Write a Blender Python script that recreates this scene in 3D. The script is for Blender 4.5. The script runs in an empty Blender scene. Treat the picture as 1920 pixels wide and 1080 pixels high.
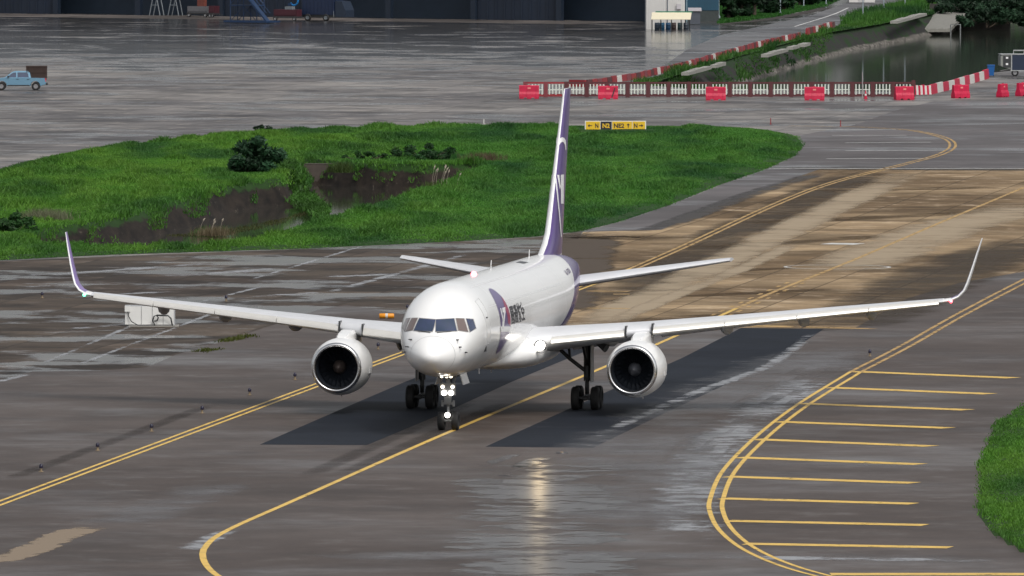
import bpy, bmesh, math, random
import numpy as np
from mathutils import Vector, Matrix
from mathutils.bvhtree import BVHTree
from mathutils.geometry import tessellate_polygon
R = math.radians
random.seed(7)
rng = np.random.default_rng(7)
SC = bpy.context.scene
COL = SC.collection

# ------------------------------------------------------------------ camera
CAM = Vector((0.012, -513.808, 27.209))
PAN, PIT, ROL, FPX = R(0.298), R(-2.358), R(0.12), 22701.9
F_ = Vector((math.sin(PAN) * math.cos(PIT), math.cos(PAN) * math.cos(PIT), math.sin(PIT)))
R0 = Vector((math.cos(PAN), -math.sin(PAN), 0))
U0 = R0.cross(F_)
R_ = R0 * math.cos(ROL) + U0 * math.sin(ROL)
U_ = U0 * math.cos(ROL) - R0 * math.sin(ROL)
cd = bpy.data.cameras.new('camera')
cam = bpy.data.objects.new('camera', cd)
COL.objects.link(cam)
cd.sensor_width = 36
cd.lens = 36 * FPX / 1920
cd.clip_start, cd.clip_end = 5, 9000
m = Matrix((R_, U_, -F_)).transposed().to_4x4()
m.translation = CAM
cam.matrix_world = m
SC.camera = cam

def ray(px, py):
    return (F_ + R_ * ((px - 960) / FPX) + U_ * ((540 - py) / FPX))
def at(px, py, z=0.0):
    d = ray(px, py)
    return CAM + d * ((z - CAM.z) / d.z)

# ------------------------------------------------------------------ world, sun, exposure
SUN_EL, SUN_AZ = R(52), R(150)      # azimuth clockwise from +Y
W = bpy.data.worlds.new('World')
SC.world = W
W.use_nodes = True
wn = W.node_tree
bg = wn.nodes['Background']
sky = wn.nodes.new('ShaderNodeTexSky')
sky.sky_type = 'NISHITA'
sky.sun_disc = False
sky.sun_elevation, sky.sun_rotation = SUN_EL, SUN_AZ
sky.air_density, sky.dust_density, sky.ozone_density = 1.0, 4.0, 1.0
hs = wn.nodes.new('ShaderNodeHueSaturation')
hs.inputs['Saturation'].default_value = 0.22
wn.links.new(sky.outputs[0], hs.inputs['Color'])
wn.links.new(hs.outputs[0], bg.inputs[0])
bg.inputs[1].default_value = 0.125
sl = bpy.data.lights.new('sun', 'SUN')
sl.energy, sl.angle, sl.color = 1.25, R(18), (1.0, 0.96, 0.9)
sun = bpy.data.objects.new('sun', sl)
COL.objects.link(sun)
sd = Vector((math.sin(SUN_AZ) * math.cos(SUN_EL), math.cos(SUN_AZ) * math.cos(SUN_EL), math.sin(SUN_EL)))
sun.rotation_euler = sd.to_track_quat('Z', 'Y').to_euler()
sun.location = sd * 100
SC.view_settings.view_transform = 'Standard'
SC.view_settings.look = 'None'
SC.view_settings.exposure = 0.2
SC.view_settings.gamma = 1.0

# ------------------------------------------------------------------ helpers: tags, meshes
def tag(o, label=None, cat=None, group=None, kind=None):
    if label: o['label'] = label
    if cat: o['category'] = cat
    if group: o['group'] = group
    if kind: o['kind'] = kind
    return o
def empty(name, label, cat, loc=(0, 0, 0), rz=0, group=None):
    o = bpy.data.objects.new(name, None)
    COL.objects.link(o)
    o.location = loc
    o.rotation_euler = (0, 0, rz)
    o.empty_display_size = .3
    return tag(o, label, cat, group)
def copy_tree(o, parent=None):
    c = o.copy()
    COL.objects.link(c)
    c.parent = parent
    for ch in list(o.children):
        copy_tree(ch, c)
    return c

class MB:
    def __init__(s): s.v = []; s.f = []; s.m = []
    def add(s, vs, fs, mi=0):
        b = len(s.v)
        s.v += [tuple(v) for v in vs]
        s.f += [tuple(b + i for i in f) for f in fs]
        s.m += [mi] * len(fs)
        return s
    def box(s, x0, x1, y0, y1, z0, z1, mi=0):
        return s.add([(x, y, z) for z in (z0, z1) for y in (y0, y1) for x in (x0, x1)],
                     [(0, 2, 3, 1), (4, 5, 7, 6), (0, 1, 5, 4), (2, 6, 7, 3), (0, 4, 6, 2), (1, 3, 7, 5)], mi)
    def tube(s, pts, r, n=8, mi=0, cap=True):
        pts = [Vector(p) for p in pts]
        rs = r if isinstance(r, (list, tuple)) else [r] * len(pts)
        vs, fs = [], []
        a = None
        for i, p in enumerate(pts):
            d = (pts[min(i + 1, len(pts) - 1)] - pts[max(i - 1, 0)]).normalized()
            if a is None:
                a = d.orthogonal().normalized()
            else:
                a = (a - d * a.dot(d)).normalized()
            b = d.cross(a)
            vs += [p + (a * math.cos(t) + b * math.sin(t)) * rs[i] for t in [2 * math.pi * k / n for k in range(n)]]
        for i in range(len(pts) - 1):
            for k in range(n):
                fs.append((i * n + k, i * n + (k + 1) % n, (i + 1) * n + (k + 1) % n, (i + 1) * n + k))
        if cap:
            fs += [tuple(range(n))[::-1], tuple(range((len(pts) - 1) * n, len(pts) * n))]
        return s.add(vs, fs, mi)
    def lathe(s, prof, c, axis='Y', n=32, mi=0, sc=(1, 1)):
        # prof: list of (axial, radius[, mat])
        vs, fs, ms = [], [], []
        c = Vector(c)
        for q in prof:
            for k in range(n):
                t = 2 * math.pi * k / n
                u, w = q[1] * math.cos(t) * sc[0], q[1] * math.sin(t) * sc[1]
                o = {'Y': (u, q[0], w), 'X': (q[0], u, w), 'Z': (u, w, q[0])}[axis]
                vs.append(c + Vector(o))
        for i in range(len(prof) - 1):
            for k in range(n):
                fs.append((i * n + k, i * n + (k + 1) % n, (i + 1) * n + (k + 1) % n, (i + 1) * n + k))
                ms.append(prof[i][2] if len(prof[i]) > 2 else mi)
        b = len(s.v)
        s.v += [tuple(v) for v in vs]
        s.f += [tuple(b + i for i in f) for f in fs]
        s.m += ms
        return s
    def loft(s, rings, mi=0, closed=True, cap=True):
        n = len(rings[0])
        vs = [p for r in rings for p in r]
        fs = []
        for i in range(len(rings) - 1):
            for k in range(n if closed else n - 1):
                fs.append((i * n + k, i * n + (k + 1) % n, (i + 1) * n + (k + 1) % n, (i + 1) * n + k))
        if cap and closed:
            fs += [tuple(range(n))[::-1], tuple(range((len(rings) - 1) * n, len(rings) * n))]
        return s.add(vs, fs, mi)
    def build(s, name, mats, parent=None, smooth=False, fix=True, angle=None):
        me = bpy.data.meshes.new(name)
        me.from_pydata(s.v, [], s.f)
        mats = mats if isinstance(mats, (list, tuple)) else [mats]
        for q in mats: me.materials.append(q)
        me.polygons.foreach_set('material_index', s.m)
        if fix:
            bm = bmesh.new(); bm.from_mesh(me)
            bmesh.ops.recalc_face_normals(bm, faces=bm.faces)
            bm.to_mesh(me); bm.free()
        if smooth:
            me.polygons.foreach_set('use_smooth', [True] * len(me.polygons))
            if angle: me.set_sharp_from_angle(angle=R(angle))
        o = bpy.data.objects.new(name, me)
        COL.objects.link(o)
        o.parent = parent
        return o

def text_mesh(txt, size=1.0, bold=0.0):
    cu = bpy.data.curves.new('lettering', 'FONT')
    cu.body, cu.size, cu.offset = txt, size, bold
    o = bpy.data.objects.new('lettering', cu)
    COL.objects.link(o)
    bpy.context.view_layer.update()
    me = bpy.data.meshes.new_from_object(o.evaluated_get(bpy.context.evaluated_depsgraph_get()))
    bpy.data.objects.remove(o)
    bpy.data.curves.remove(cu)
    return me

def pchip(x, y):
    x, y = np.array(x, float), np.array(y, float)
    h = np.diff(x); d = np.diff(y) / h
    mm = np.zeros_like(x)
    for i in range(1, len(x) - 1):
        if d[i - 1] * d[i] > 0:
            w1, w2 = 2 * h[i] + h[i - 1], h[i] + 2 * h[i - 1]
            mm[i] = (w1 + w2) / (w1 / d[i - 1] + w2 / d[i])
    mm[0], mm[-1] = d[0], d[-1]
    def f(t):
        t = min(max(t, x[0]), x[-1])
        i = min(max(int(np.searchsorted(x, t) - 1), 0), len(h) - 1)
        q = (t - x[i]) / h[i]
        return float(y[i] * (1 + 2 * q) * (1 - q) ** 2 + mm[i] * h[i] * q * (1 - q) ** 2
                     + y[i + 1] * q * q * (3 - 2 * q) + mm[i + 1] * h[i] * q * q * (q - 1))
    return f

# ------------------------------------------------------------------ helpers: node materials
class G:
    def __init__(s, name):
        s.mat = bpy.data.materials.new(name)
        s.mat.use_nodes = True
        s.nt = s.mat.node_tree
        s.b = s.nt.nodes['Principled BSDF']
        s.out = s.nt.nodes['Material Output']
        s.geo = None
    def n(s, t, **kw):
        o = s.nt.nodes.new('ShaderNode' + t)
        for k, v in kw.items(): setattr(o, k, v)
        return o
    def put(s, sock, v):
        if isinstance(v, bpy.types.NodeSocket): s.nt.links.new(v, sock)
        elif isinstance(v, tuple) and len(v) == 3 and sock.type == 'RGBA': sock.default_value = (*v, 1)
        else: sock.default_value = v
    def pos(s):
        return s.n('NewGeometry').outputs['Position']
    def obj(s):
        return s.n('TexCoord').outputs['Object']
    def map(s, v, rz=0, scale=(1, 1, 1), loc=(0, 0, 0)):
        o = s.n('Mapping')
        s.put(o.inputs[0], v)
        o.inputs['Rotation'].default_value = (0, 0, rz)
        o.inputs['Scale'].default_value = scale
        o.inputs['Location'].default_value = loc
        return o.outputs[0]
    def noise(s, v, scale, detail=4, rough=.55, dist=0):
        o = s.n('TexNoise')
        s.put(o.inputs['Vector'], v)
        o.inputs['Scale'].default_value, o.inputs['Detail'].default_value = scale, detail
        o.inputs['Roughness'].default_value, o.inputs['Distortion'].default_value = rough, dist
        return o.outputs[0]
    def math(s, op, a, b=0.0, clamp=False):
        o = s.n('Math', operation=op, use_clamp=clamp)
        s.put(o.inputs[0], a); s.put(o.inputs[1], b)
        return o.outputs[0]
    def ramp(s, v, lo, hi, a=0.0, b=1.0):
        o = s.n('MapRange', interpolation_type='SMOOTHSTEP')
        for i, q in enumerate((v, lo, hi, a, b)): s.put(o.inputs[i], q)
        return o.outputs[0]
    def mix(s, f, a, b, mode='MIX'):
        o = s.n('Mix', data_type='RGBA', blend_type=mode)
        s.put(o.inputs['Factor'], f); s.put(o.inputs['A'], a) if False else None
        s.put(o.inputs[6], a); s.put(o.inputs[7], b)
        return o.outputs[2]
    def sep(s, v):
        o = s.n('SeparateXYZ'); s.put(o.inputs[0], v)
        return o.outputs
    def set(s, **kw):
        nm = dict(base='Base Color', rough='Roughness', metal='Metallic', spec='Specular IOR Level', alpha='Alpha',
                  ecol='Emission Color', estr='Emission Strength', coat='Coat Weight', coatr='Coat Roughness',
                  normal='Normal', trans='Transmission Weight', ior='IOR')
        for k, v in kw.items(): s.put(s.b.inputs[nm[k]], v)
        return s
    def bump(s, h, strength, dist):
        o = s.n('Bump')
        o.inputs['Strength'].default_value, o.inputs['Distance'].default_value = strength, dist
        s.put(o.inputs['Height'], h)
        s.set(normal=o.outputs[0])
    def attr(s, name):
        return s.n('Attribute', attribute_name=name).outputs

def simple(name, c, rough=.5, metal=0, var=.15, scale=3, **kw):
    g = G(name)
    nz = g.noise(g.obj(), scale, 4)
    g.set(base=g.mix(nz, tuple(x * (1 - var) for x in c), tuple(min(1, x * (1 + var)) for x in c)), rough=rough, metal=metal, **kw)
    return g.mat
def lamp(name, c, e):
    g = G(name)
    g.set(base=(.8, .8, .8), rough=.3, ecol=c, estr=e)
    return g.mat

YAW = R(7.728)
def pavement(name, ca, cb, slab=None, vary=.35, wet=(.5, .62), wetdark=.55, wr=.12, dr=.7, spec=.10, big=.03, cc=None, joint=.6, jw=.05, wscale=.06, damp=(.45, .62), dampk=.62, wspec=.5, far_wet=None):
    g = G(name)
    p = g.map(g.pos(), rz=YAW)
    n1 = g.noise(p, big, 6, .6)
    n2 = g.noise(g.map(p, loc=(40, 7, 3)), .45, 8, .72)
    n3 = g.noise(g.map(p, scale=(1, .45, 1)), 5, 4, .65)
    n4 = g.noise(g.map(p, loc=(-20, 60, 0)), .12, 7, .68)
    c = g.mix(g.ramp(n1, .38, .62), ca, cb)
    if cc: c = g.mix(g.ramp(n2, .52, .72), c, cc)
    f = g.math('ADD', .30, g.math('MULTIPLY', n2, .95))
    f = g.math('ADD', f, g.math('MULTIPLY', n3, .45))
    f = g.math('MULTIPLY', f, g.math('SUBTRACT', 1, g.math('MULTIPLY', g.ramp(n4, *damp), 1 - dampk)))
    if slab:
        x, y, z = g.sep(p)
        sx, sy = g.math('DIVIDE', x, slab), g.math('DIVIDE', y, slab)
        cx = g.n('CombineXYZ')
        g.put(cx.inputs[0], g.math('FLOOR', sx)); g.put(cx.inputs[1], g.math('FLOOR', sy))
        wn_ = g.n('TexWhiteNoise', noise_dimensions='2D')
        g.put(wn_.inputs['Vector'], cx.outputs[0])
        f = g.math('MULTIPLY', f, g.math('ADD', 1 - vary / 2, g.math('MULTIPLY', wn_.outputs[0], vary)))
        def line(q):
            fr = g.math('FRACT', q)
            return g.math('LESS_THAN', g.math('MINIMUM', fr, g.math('SUBTRACT', 1, fr)), jw / slab)
        j = g.math('MAXIMUM', line(sx), line(sy))
        f = g.math('MULTIPLY', f, g.math('SUBTRACT', 1, g.math('MULTIPLY', j, joint)))
    wn0 = g.noise(g.map(p, loc=(9, 90, 0)), wscale, 8, .66)
    if far_wet:      # the far end of the apron lies lower and holds more standing water
        gx, gy, gz = g.sep(g.pos())
        wn0 = g.math('ADD', wn0, g.ramp(gy, far_wet[0], far_wet[1], 0, far_wet[2]))
    w = g.ramp(wn0, *wet)
    f = g.math('MULTIPLY', f, g.math('SUBTRACT', 1, g.math('MULTIPLY', w, 1 - wetdark)))
    cx = g.n('CombineXYZ')
    for i in range(3): g.put(cx.inputs[i], f)
    c = g.mix(1.0, c, cx.outputs[0], 'MULTIPLY')
    g.set(base=c, rough=g.math('ADD', dr, g.math('MULTIPLY', w, wr - dr)), spec=g.math('ADD', spec, g.math('MULTIPLY', w, wspec - spec)))
    g.bump(n3, .08, .01)
    return g.mat

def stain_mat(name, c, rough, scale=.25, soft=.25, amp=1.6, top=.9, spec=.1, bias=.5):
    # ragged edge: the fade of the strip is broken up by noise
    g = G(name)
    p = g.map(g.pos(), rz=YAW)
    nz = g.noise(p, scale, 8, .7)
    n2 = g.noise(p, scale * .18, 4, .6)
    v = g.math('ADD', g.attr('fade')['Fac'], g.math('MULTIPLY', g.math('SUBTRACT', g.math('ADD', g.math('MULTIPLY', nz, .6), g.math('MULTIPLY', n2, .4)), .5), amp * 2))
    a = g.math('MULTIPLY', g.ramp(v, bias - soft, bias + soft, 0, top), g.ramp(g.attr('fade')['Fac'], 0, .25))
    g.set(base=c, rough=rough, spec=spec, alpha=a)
    return g.mat

# ------------------------------------------------------------------ ground sheets
def polysheet(name, polys, z, mat, kind='structure', holes=()):
    loops = [[Vector((p[0], p[1], 0)) for p in polys]] + [[Vector((p[0], p[1], 0)) for p in h] for h in holes]
    tris = tessellate_polygon(loops)
    vs = [(p.x, p.y, z) for l in loops for p in l]
    me = bpy.data.meshes.new(name)
    fs = []
    for t in tris:
        a, b, c = (Vector(vs[i]) for i in t)
        fs.append(t if (b - a).cross(c - a).z > 0 else t[::-1])
    me.from_pydata(vs, [], fs)
    me.materials.append(mat)
    o = bpy.data.objects.new(name, me)
    COL.objects.link(o)
    tag(o, kind=kind)
    return o
def P(lst, z=0):
    return [at(x, y, z) for x, y in lst]
def smooth_line(pts, step=3.0):
    # Catmull-Rom through ground points
    pts = [Vector(p) for p in pts]
    q = [pts[0] * 2 - pts[1]] + pts + [pts[-1] * 2 - pts[-2]]
    out = []
    for i in range(1, len(q) - 2):
        p0, p1, p2, p3 = q[i - 1:i + 3]
        n = max(2, int((p2 - p1).length / step))
        for k in range(n):
            t = k / n
            out.append(.5 * (2 * p1 + (p2 - p0) * t + (2 * p0 - 5 * p1 + 4 * p2 - p3) * t * t + (3 * p1 - p0 - 3 * p2 + p3) * t ** 3))
    return out + [pts[-1]]
def ribbon(mb, pts, w, z, off=0.0, mi=0):
    vs = []
    for i, p in enumerate(pts):
        d = (pts[min(i + 1, len(pts) - 1)] - pts[max(0, i - 1)])
        nrm = Vector((d.y, -d.x, 0)).normalized()
        vs += [p + nrm * (off - w / 2), p + nrm * (off + w / 2)]
    vs = [(v.x, v.y, z) for v in vs]
    mb.add(vs, [(2 * i, 2 * i + 1, 2 * i + 3, 2 * i + 2) for i in range(len(pts) - 1)], mi)
def stain(name, pts, w, mat, z, n=7, step=4):
    # strip on the pavement whose edges fade out
    line = smooth_line(pts, step)
    L = len(line)
    vs, fs, al = [], [], []
    for i, p in enumerate(line):
        d = (line[min(i + 1, L - 1)] - line[max(0, i - 1)])
        nrm = Vector((d.y, -d.x, 0)).normalized()
        ww = w if not isinstance(w, tuple) else w[0] + (w[1] - w[0]) * i / (L - 1)
        for k in range(n):
            t = k / (n - 1) * 2 - 1
            q = p + nrm * (t * ww / 2)
            vs.append((q.x, q.y, z))
            e = min(1, i / max(1, L * .12), (L - 1 - i) / max(1, L * .12))
            al.append(max(0, 1 - abs(t) ** 3) * e)
    for i in range(L - 1):
        for k in range(n - 1):
            a = i * n + k
            fs.append((a, a + 1, a + n + 1, a + n))
    me = bpy.data.meshes.new(name)
    me.from_pydata(vs, [], fs)
    at_ = me.attributes.new('fade', 'FLOAT', 'POINT')
    at_.data.foreach_set('value', al)
    me.materials.append(mat)
    o = bpy.data.objects.new(name, me)
    COL.objects.link(o)
    return tag(o, kind='structure')

island_px = [(-330, 520), (-40, 492), (0, 488), (200, 478), (420, 471), (640, 463), (850, 453), (1000, 444), (1090, 433), (1160, 416), (1250, 386),
             (1350, 346), (1430, 319), (1490, 292), (1505, 272), (1493, 256), (1440, 245), (1350, 240), (1200, 239), (1000, 240), (800, 241),
             (600, 244), (430, 251), (300, 264), (150, 284), (60, 304), (0, 320), (-60, 336), (-330, 400)]
canal_px = [(1215, 152), (1290, 133), (1380, 105), (1480, 78), (1560, 58), (1640, 45), (1745, 25), (1800, 10), (1850, 6), (2300, -6),
            (2300, 108), (1880, 131), (1850, 140), (1760, 164), (1710, 172), (1500, 170), (1300, 166), (1215, 160)]
rightgrass_px = [(1838, 960), (1842, 870), (1870, 800), (1930, 755), (2200, 720), (2300, 1150), (1960, 1060), (1870, 1005)]
ISL = P(island_px)
CAN = P(canal_px)
RGR = P(rightgrass_px)

M_apron = pavement('apron_concrete', (.105, .098, .098), (.215, .20, .188), 5.0, .35, wet=(.50, .66), wetdark=.45, cc=(.30, .27, .235), wscale=.085, wr=.13, dr=.6, spec=.2, far_wet=(580, 800, .19), dampk=.5)
M_brown = pavement('brown_concrete', (.044, .031, .023), (.088, .067, .049), 4.5, .7, wet=(.50, .58), wetdark=.7, dampk=.45, cc=(.12, .10, .085), wscale=.09, wr=.16, dr=.65, spec=.12)
M_beige = pavement('beige_concrete', (.140, .094, .052), (.315, .228, .136), 4.5, .5, wet=(.66, .8), wetdark=.6, cc=(.40, .315, .22), wscale=.05, dr=.75, spec=.08, damp=(.50, .66), dampk=.6)
M_asph = pavement('taxiway_asphalt', (.062, .046, .038), (.090, .072, .063), None, wet=(.46, .72), wetdark=.9, wr=.32, dr=.58, spec=.20, cc=(.098, .088, .082), wscale=.045, dampk=.75)
M_shoul = pavement('shoulder_asphalt', (.080, .071, .070), (.120, .108, .108), None, wet=(.48, .66), wetdark=.75, wr=.22, dr=.6, spec=.25, wscale=.05, dampk=.8)
M_strip = pavement('new_asphalt', (.014, .017, .024), (.020, .024, .032), None, wet=(.6, .8), wetdark=.9, wr=.45, dr=.75, spec=.07, dampk=.9)
M_road = pavement('road_asphalt', (.10, .10, .105), (.15, .15, .155), None, wet=(.48, .66), wr=.2, spec=.2)

far = [(-2500, -520), (2500, -520), (2500, 5600), (-2500, 5600)]
polysheet('ground', far, 0, M_apron, holes=[ISL, CAN])
polysheet('concrete_apron', P([(-330, 522), (0, 489.5), (420, 472.5), (640, 464.5), (1000, 445.5), (1092, 434), (1000, 605), (760, 590), (650, 572), (600, 580), (545, 598), (520, 607), (420, 640), (330, 665), (275, 689), (190, 695), (60, 697), (0, 714), (-330, 790)]), .004, M_brown)
polysheet('concrete_taxiway', P([(1093, 435), (1240, 431), (1310, 400), (1540, 316), (2000, 316), (2150, 470), (1800, 530), (1700, 560), (1600, 617), (1150, 612), (1000, 606)]), .004, M_beige)
polysheet('taxiway_shoulder', P([(1096, 434.5), (1162, 417.5), (1252, 387.5), (1352, 347.5), (1432, 320.5), (1440, 316), (1540, 316), (1310, 400), (1240, 431)]), .008, M_shoul)
polysheet('curved_taxiway', P([(1434, 318.5), (1492, 293), (1507, 272), (1497, 254), (1600, 235), (1680, 207), (1750, 190), (2200, 184), (2200, 316), (1440, 316)]), .004, M_shoul)
polysheet('taxiway', P([(-330, 790), (0, 714), (60, 697), (190, 695), (275, 689), (330, 665), (420, 640), (520, 607), (545, 598), (600, 580), (650, 572), (760, 590), (1000, 606), (1150, 612), (1600, 617), (1700, 560), (1800, 530), (2150, 470), (2500, 1300), (-600, 1300)]), .006, M_asph)
polysheet('asphalt_patch', P([(487, 834), (688, 835), (822, 779), (960, 716), (1095, 660), (1195, 613), (1040, 609), (760, 716), (625, 774)]), .010, M_strip)
polysheet('asphalt_patch', P([(910, 838), (1112, 840), (1240, 778), (1400, 703), (1480, 660), (1545, 617), (1390, 615), (1280, 671), (1140, 734), (1060, 770)]), .010, M_strip)
polysheet('road', P([(1195, 157), (1290, 92), (1350, 66), (1440, 46), (1520, 29), (1580, 8), (1640, -12), (1720, -12), (1620, 33), (1556, 52), (1420, 87), (1290, 124)]), .004, M_road)

# stains, wet and worn streaks on the pavement, some sheen painted in
S_pale = stain_mat('pale_wear', (.38, .305, .215), .8, .30, soft=.5, amp=1.6, top=.85, bias=.62)
S_dark = stain_mat('dark_stain', (.060, .046, .033), .65, .22, soft=.5, amp=1.5, top=.75, bias=.7)
S_wet = stain_mat('wet_sheen', (.17, .165, .17), .34, .25, soft=.7, amp=2.4, top=.6, spec=.5, bias=1.0)  # grey paler than the asphalt paints sky sheen onto the wet surface
S_wetl = stain_mat('wet_seam_sheen', (.36, .37, .39), .32, .7, soft=.45, amp=3.0, top=.75, spec=.5, bias=.9)  # near-white colour paints the bright sky sheen along wet seams
S_film = stain_mat('water_film', (.060, .052, .047), .26, .55, soft=.35, amp=4.0, top=.8, spec=.5, bias=.85)
S_sand = stain_mat('pale_sand', (.27, .215, .16), .85, .9, soft=.12, amp=1.5, top=.85, bias=.62)
S_tyre = stain_mat('tyre_rubber_marks', (.028, .023, .021), .65, .5, soft=.6, amp=1.4, top=.35, bias=.7)
S_brown = stain_mat('brown_stain', (.080, .053, .030), .8, .30, soft=.5, amp=2.0, top=.65, bias=.7)
S_grey = stain_mat('grey_film', (.070, .065, .062), .6, .2, soft=.5, amp=1.6, top=.8, bias=.65)
stain('worn_wheel_path', P([(1000, 660), (1180, 577), (1300, 517), (1480, 430), (1600, 372), (1720, 318)]), 3.6, S_pale, .011)
stain('worn_wheel_path', P([(1560, 512), (1700, 455), (1800, 420), (1960, 380)]), 7, S_pale, .011)
stain('worn_wheel_path', P([(1130, 612), (1250, 560), (1400, 500), (1500, 450)]), 1.6, S_pale, .0115)
stain('dark_wheel_path', P([(1080, 590), (1180, 552), (1300, 482), (1400, 425), (1560, 350), (1650, 318)]), 5.5, S_dark, .009)
stain('dark_wheel_path', P([(1470, 632), (1600, 600), (1700, 548), (1830, 492), (2000, 440)]), 8, S_dark, .009)
stain('dark_wheel_path', P([(1090, 612), (1250, 600), (1450, 590), (1640, 585)]), 6, S_brown, .0095)
stain('concrete_edge_stain', P([(1090, 438), (1200, 434), (1300, 404), (1420, 360), (1560, 318)]), 2.2, S_grey, .0095)
S_edge = stain_mat('brown_concrete_edge', (.085, .066, .050), .7, .3, soft=.35, amp=1.8, top=.95, bias=.5)
stain('concrete_edge_stain', P([(1105, 436), (1085, 470), (1060, 520), (1020, 590)]), 5.5, S_edge, .0096)
stain('concrete_edge_stain', P([(1120, 440), (1200, 448), (1270, 440)]), 9, S_brown, .0096)
stain('concrete_edge_stain', P([(1400, 317), (1600, 316), (1800, 317), (2000, 317)]), 9, S_grey, .0095)
for a, b, w in (((1180, 520), (1500, 500), 3), ((1250, 470), (1700, 440), 4), ((1400, 420), (1900, 395), 5), ((1200, 560), (1600, 540), 3), ((1500, 360), (1900, 350), 6)):
    stain('brown_stain', P([a, ((a[0] + b[0]) / 2, (a[1] + b[1]) / 2), b]), w, S_brown, .0098)
stain('wet_sheen_streak', P([(1090, 832), (1170, 795), (1300, 738), (1440, 686), (1530, 620)]), .9, S_wetl, .014)
stain('wet_sheen_streak', P([(1120, 905), (1180, 850), (1330, 760), (1480, 690), (1640, 640)]), 8.0, S_wet, .012)
stain('wet_sheen_streak', P([(1330, 1035), (1290, 985), (1290, 920), (1330, 850), (1420, 775), (1560, 690)]), 3.5, S_wetl, .012)
stain('wet_sheen_streak', P([(1080, 1010), (1200, 950), (1300, 850)]), 7, S_wet, .0125)
stain('wet_sheen_streak', P([(560, 1048), (1000, 1040), (1500, 1045), (1930, 1052)]), 6, S_wet, .012)
stain('wet_sheen_streak', P([(1330, 1046), (1600, 1048), (1930, 1054)]), 2.5, S_wetl, .0125)
stain('wet_sheen_streak', P([(1380, 870), (1600, 872), (1840, 876)]), 1.6, S_wet, .012)
stain('wet_sheen_streak', P([(330, 1040), (395, 1010), (440, 985)]), 1.2, S_wetl, .012)
stain('wet_sheen_streak', P([(200, 985), (300, 955), (420, 900)]), 4, S_wet, .012)
stain('water_film', P([(920, 905), (1000, 865), (1060, 845)]), 1.2, S_film, .0135)
stain('water_film', P([(880, 885), (950, 858), (1010, 842)]), .8, S_film, .0135)
stain('water_film', P([(1010, 1110), (1010, 1000), (1015, 900), (1030, 862)]), 7.5, S_film, .0135, 11, 2)
stain('pale_patch', P([(-60, 1062), (40, 1040), (110, 1008), (178, 984)]), 2.0, S_sand, .012)
for x0, y0, x1, y1, w in ((560, 900, 900, 745, 1.2), (620, 900, 960, 750, 1.2), (0, 905, 420, 750, 1.0)):
    stain('tyre_marks', P([(x0, y0), ((x0 + x1) / 2, (y0 + y1) / 2), (x1, y1)]), w, S_tyre, .0095)
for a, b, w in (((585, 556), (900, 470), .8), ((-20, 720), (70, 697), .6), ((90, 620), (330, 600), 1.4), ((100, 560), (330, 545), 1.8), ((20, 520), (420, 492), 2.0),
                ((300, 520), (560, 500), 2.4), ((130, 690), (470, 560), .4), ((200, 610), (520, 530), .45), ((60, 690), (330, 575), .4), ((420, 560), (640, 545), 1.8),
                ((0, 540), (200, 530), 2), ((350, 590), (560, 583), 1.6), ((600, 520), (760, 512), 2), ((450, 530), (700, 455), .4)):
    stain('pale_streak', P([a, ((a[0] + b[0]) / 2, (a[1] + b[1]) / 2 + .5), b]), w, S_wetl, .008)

# painted markings
def paint(name, c, lo=.2, hi=.45):
    g = G(name)
    nz = g.noise(g.pos(), 1.2, 6, .7)
    g.set(base=g.mix(g.ramp(nz, .4, .7), c, tuple(x * .72 for x in c)), rough=.5, spec=.3,
          alpha=g.ramp(g.noise(g.map(g.pos(), loc=(5, 5, 0)), .9, 6, .75), lo, hi))
    return g.mat
M_yel = paint('yellow_paint', (.74, .48, .10), .30, .44)
M_yel2 = paint('worn_yellow_paint', (.50, .31, .10), .34, .52)
M_wht = paint('white_paint', (.62, .62, .60), .3, .45)
mb = MB()
ribbon(mb, smooth_line(P([(470, 1110), (405, 1078), (381, 1048), (388, 1022), (430, 993), (560, 935), (841, 811), (1137, 687), (1290, 620), (1380, 579)]), 2), .24, .016)
mb.build('taxiway_marking', M_yel, fix=False); tag(COL.objects['taxiway_marking'], kind='structure')
mb = MB()
ribbon(mb, smooth_line(P([(1380, 579), (1450, 548), (1600, 488), (1760, 419), (1960, 335)]), 4), .26, .016)
l = smooth_line(P([(1350, 592), (1380, 579), (1450, 548), (1500, 527)]), 1)
for i in range(0, len(l) - 4, 5):
    for o_ in (-.45, .45): ribbon(mb, l[i:i + 3], .2, .016, o_)
eL = smooth_line(P([(-120, 992), (0, 944), (590, 724), (755, 663), (1000, 573), (1190, 503)]), 4)
eL2 = smooth_line(P([(1190, 503), (1290, 459), (1450, 385), (1560, 343), (1700, 307), (1762, 290), (1786, 275), (1776, 261), (1735, 249), (1690, 243), (1600, 238), (1480, 236)]), 4)
tag(mb.build('taxiway_marking', M_yel2, fix=False), kind='structure')
mb = MB()
for o_ in (-.21, .21): ribbon(mb, eL, .17, .016, o_)
eR = smooth_line(P([(1660, 1108), (1545, 1081), (1470, 1059), (1404, 1029), (1362, 995), (1344, 962), (1344, 935), (1368, 882), (1430, 818), (1506, 759), (1604, 698)]), 2)
for o_ in (-.25, .25): ribbon(mb, eR, .18, .016, o_)
for (a, b) in (((1603, 697), (1901, 709)), ((1555, 727), (1857, 739)), ((1502, 757), (1815, 769)), ((1457, 791), (1779, 803)), ((1414, 824), (1747, 837)), ((1384, 858), (1726, 871)),
               ((1364, 894), (1715, 906)), ((1354, 935), (1714, 945)), ((1364, 977), (1735, 985)), ((1397, 1020), (1782, 1027)), ((1557, 1077), (2000, 1077))):
    A, B = at(*a), at(*b)
    ribbon(mb, [A, (A + B) / 2, B], 1.2, .014)
tag(mb.build('taxiway_marking', M_yel, fix=False), kind='structure')
mb = MB()
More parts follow.
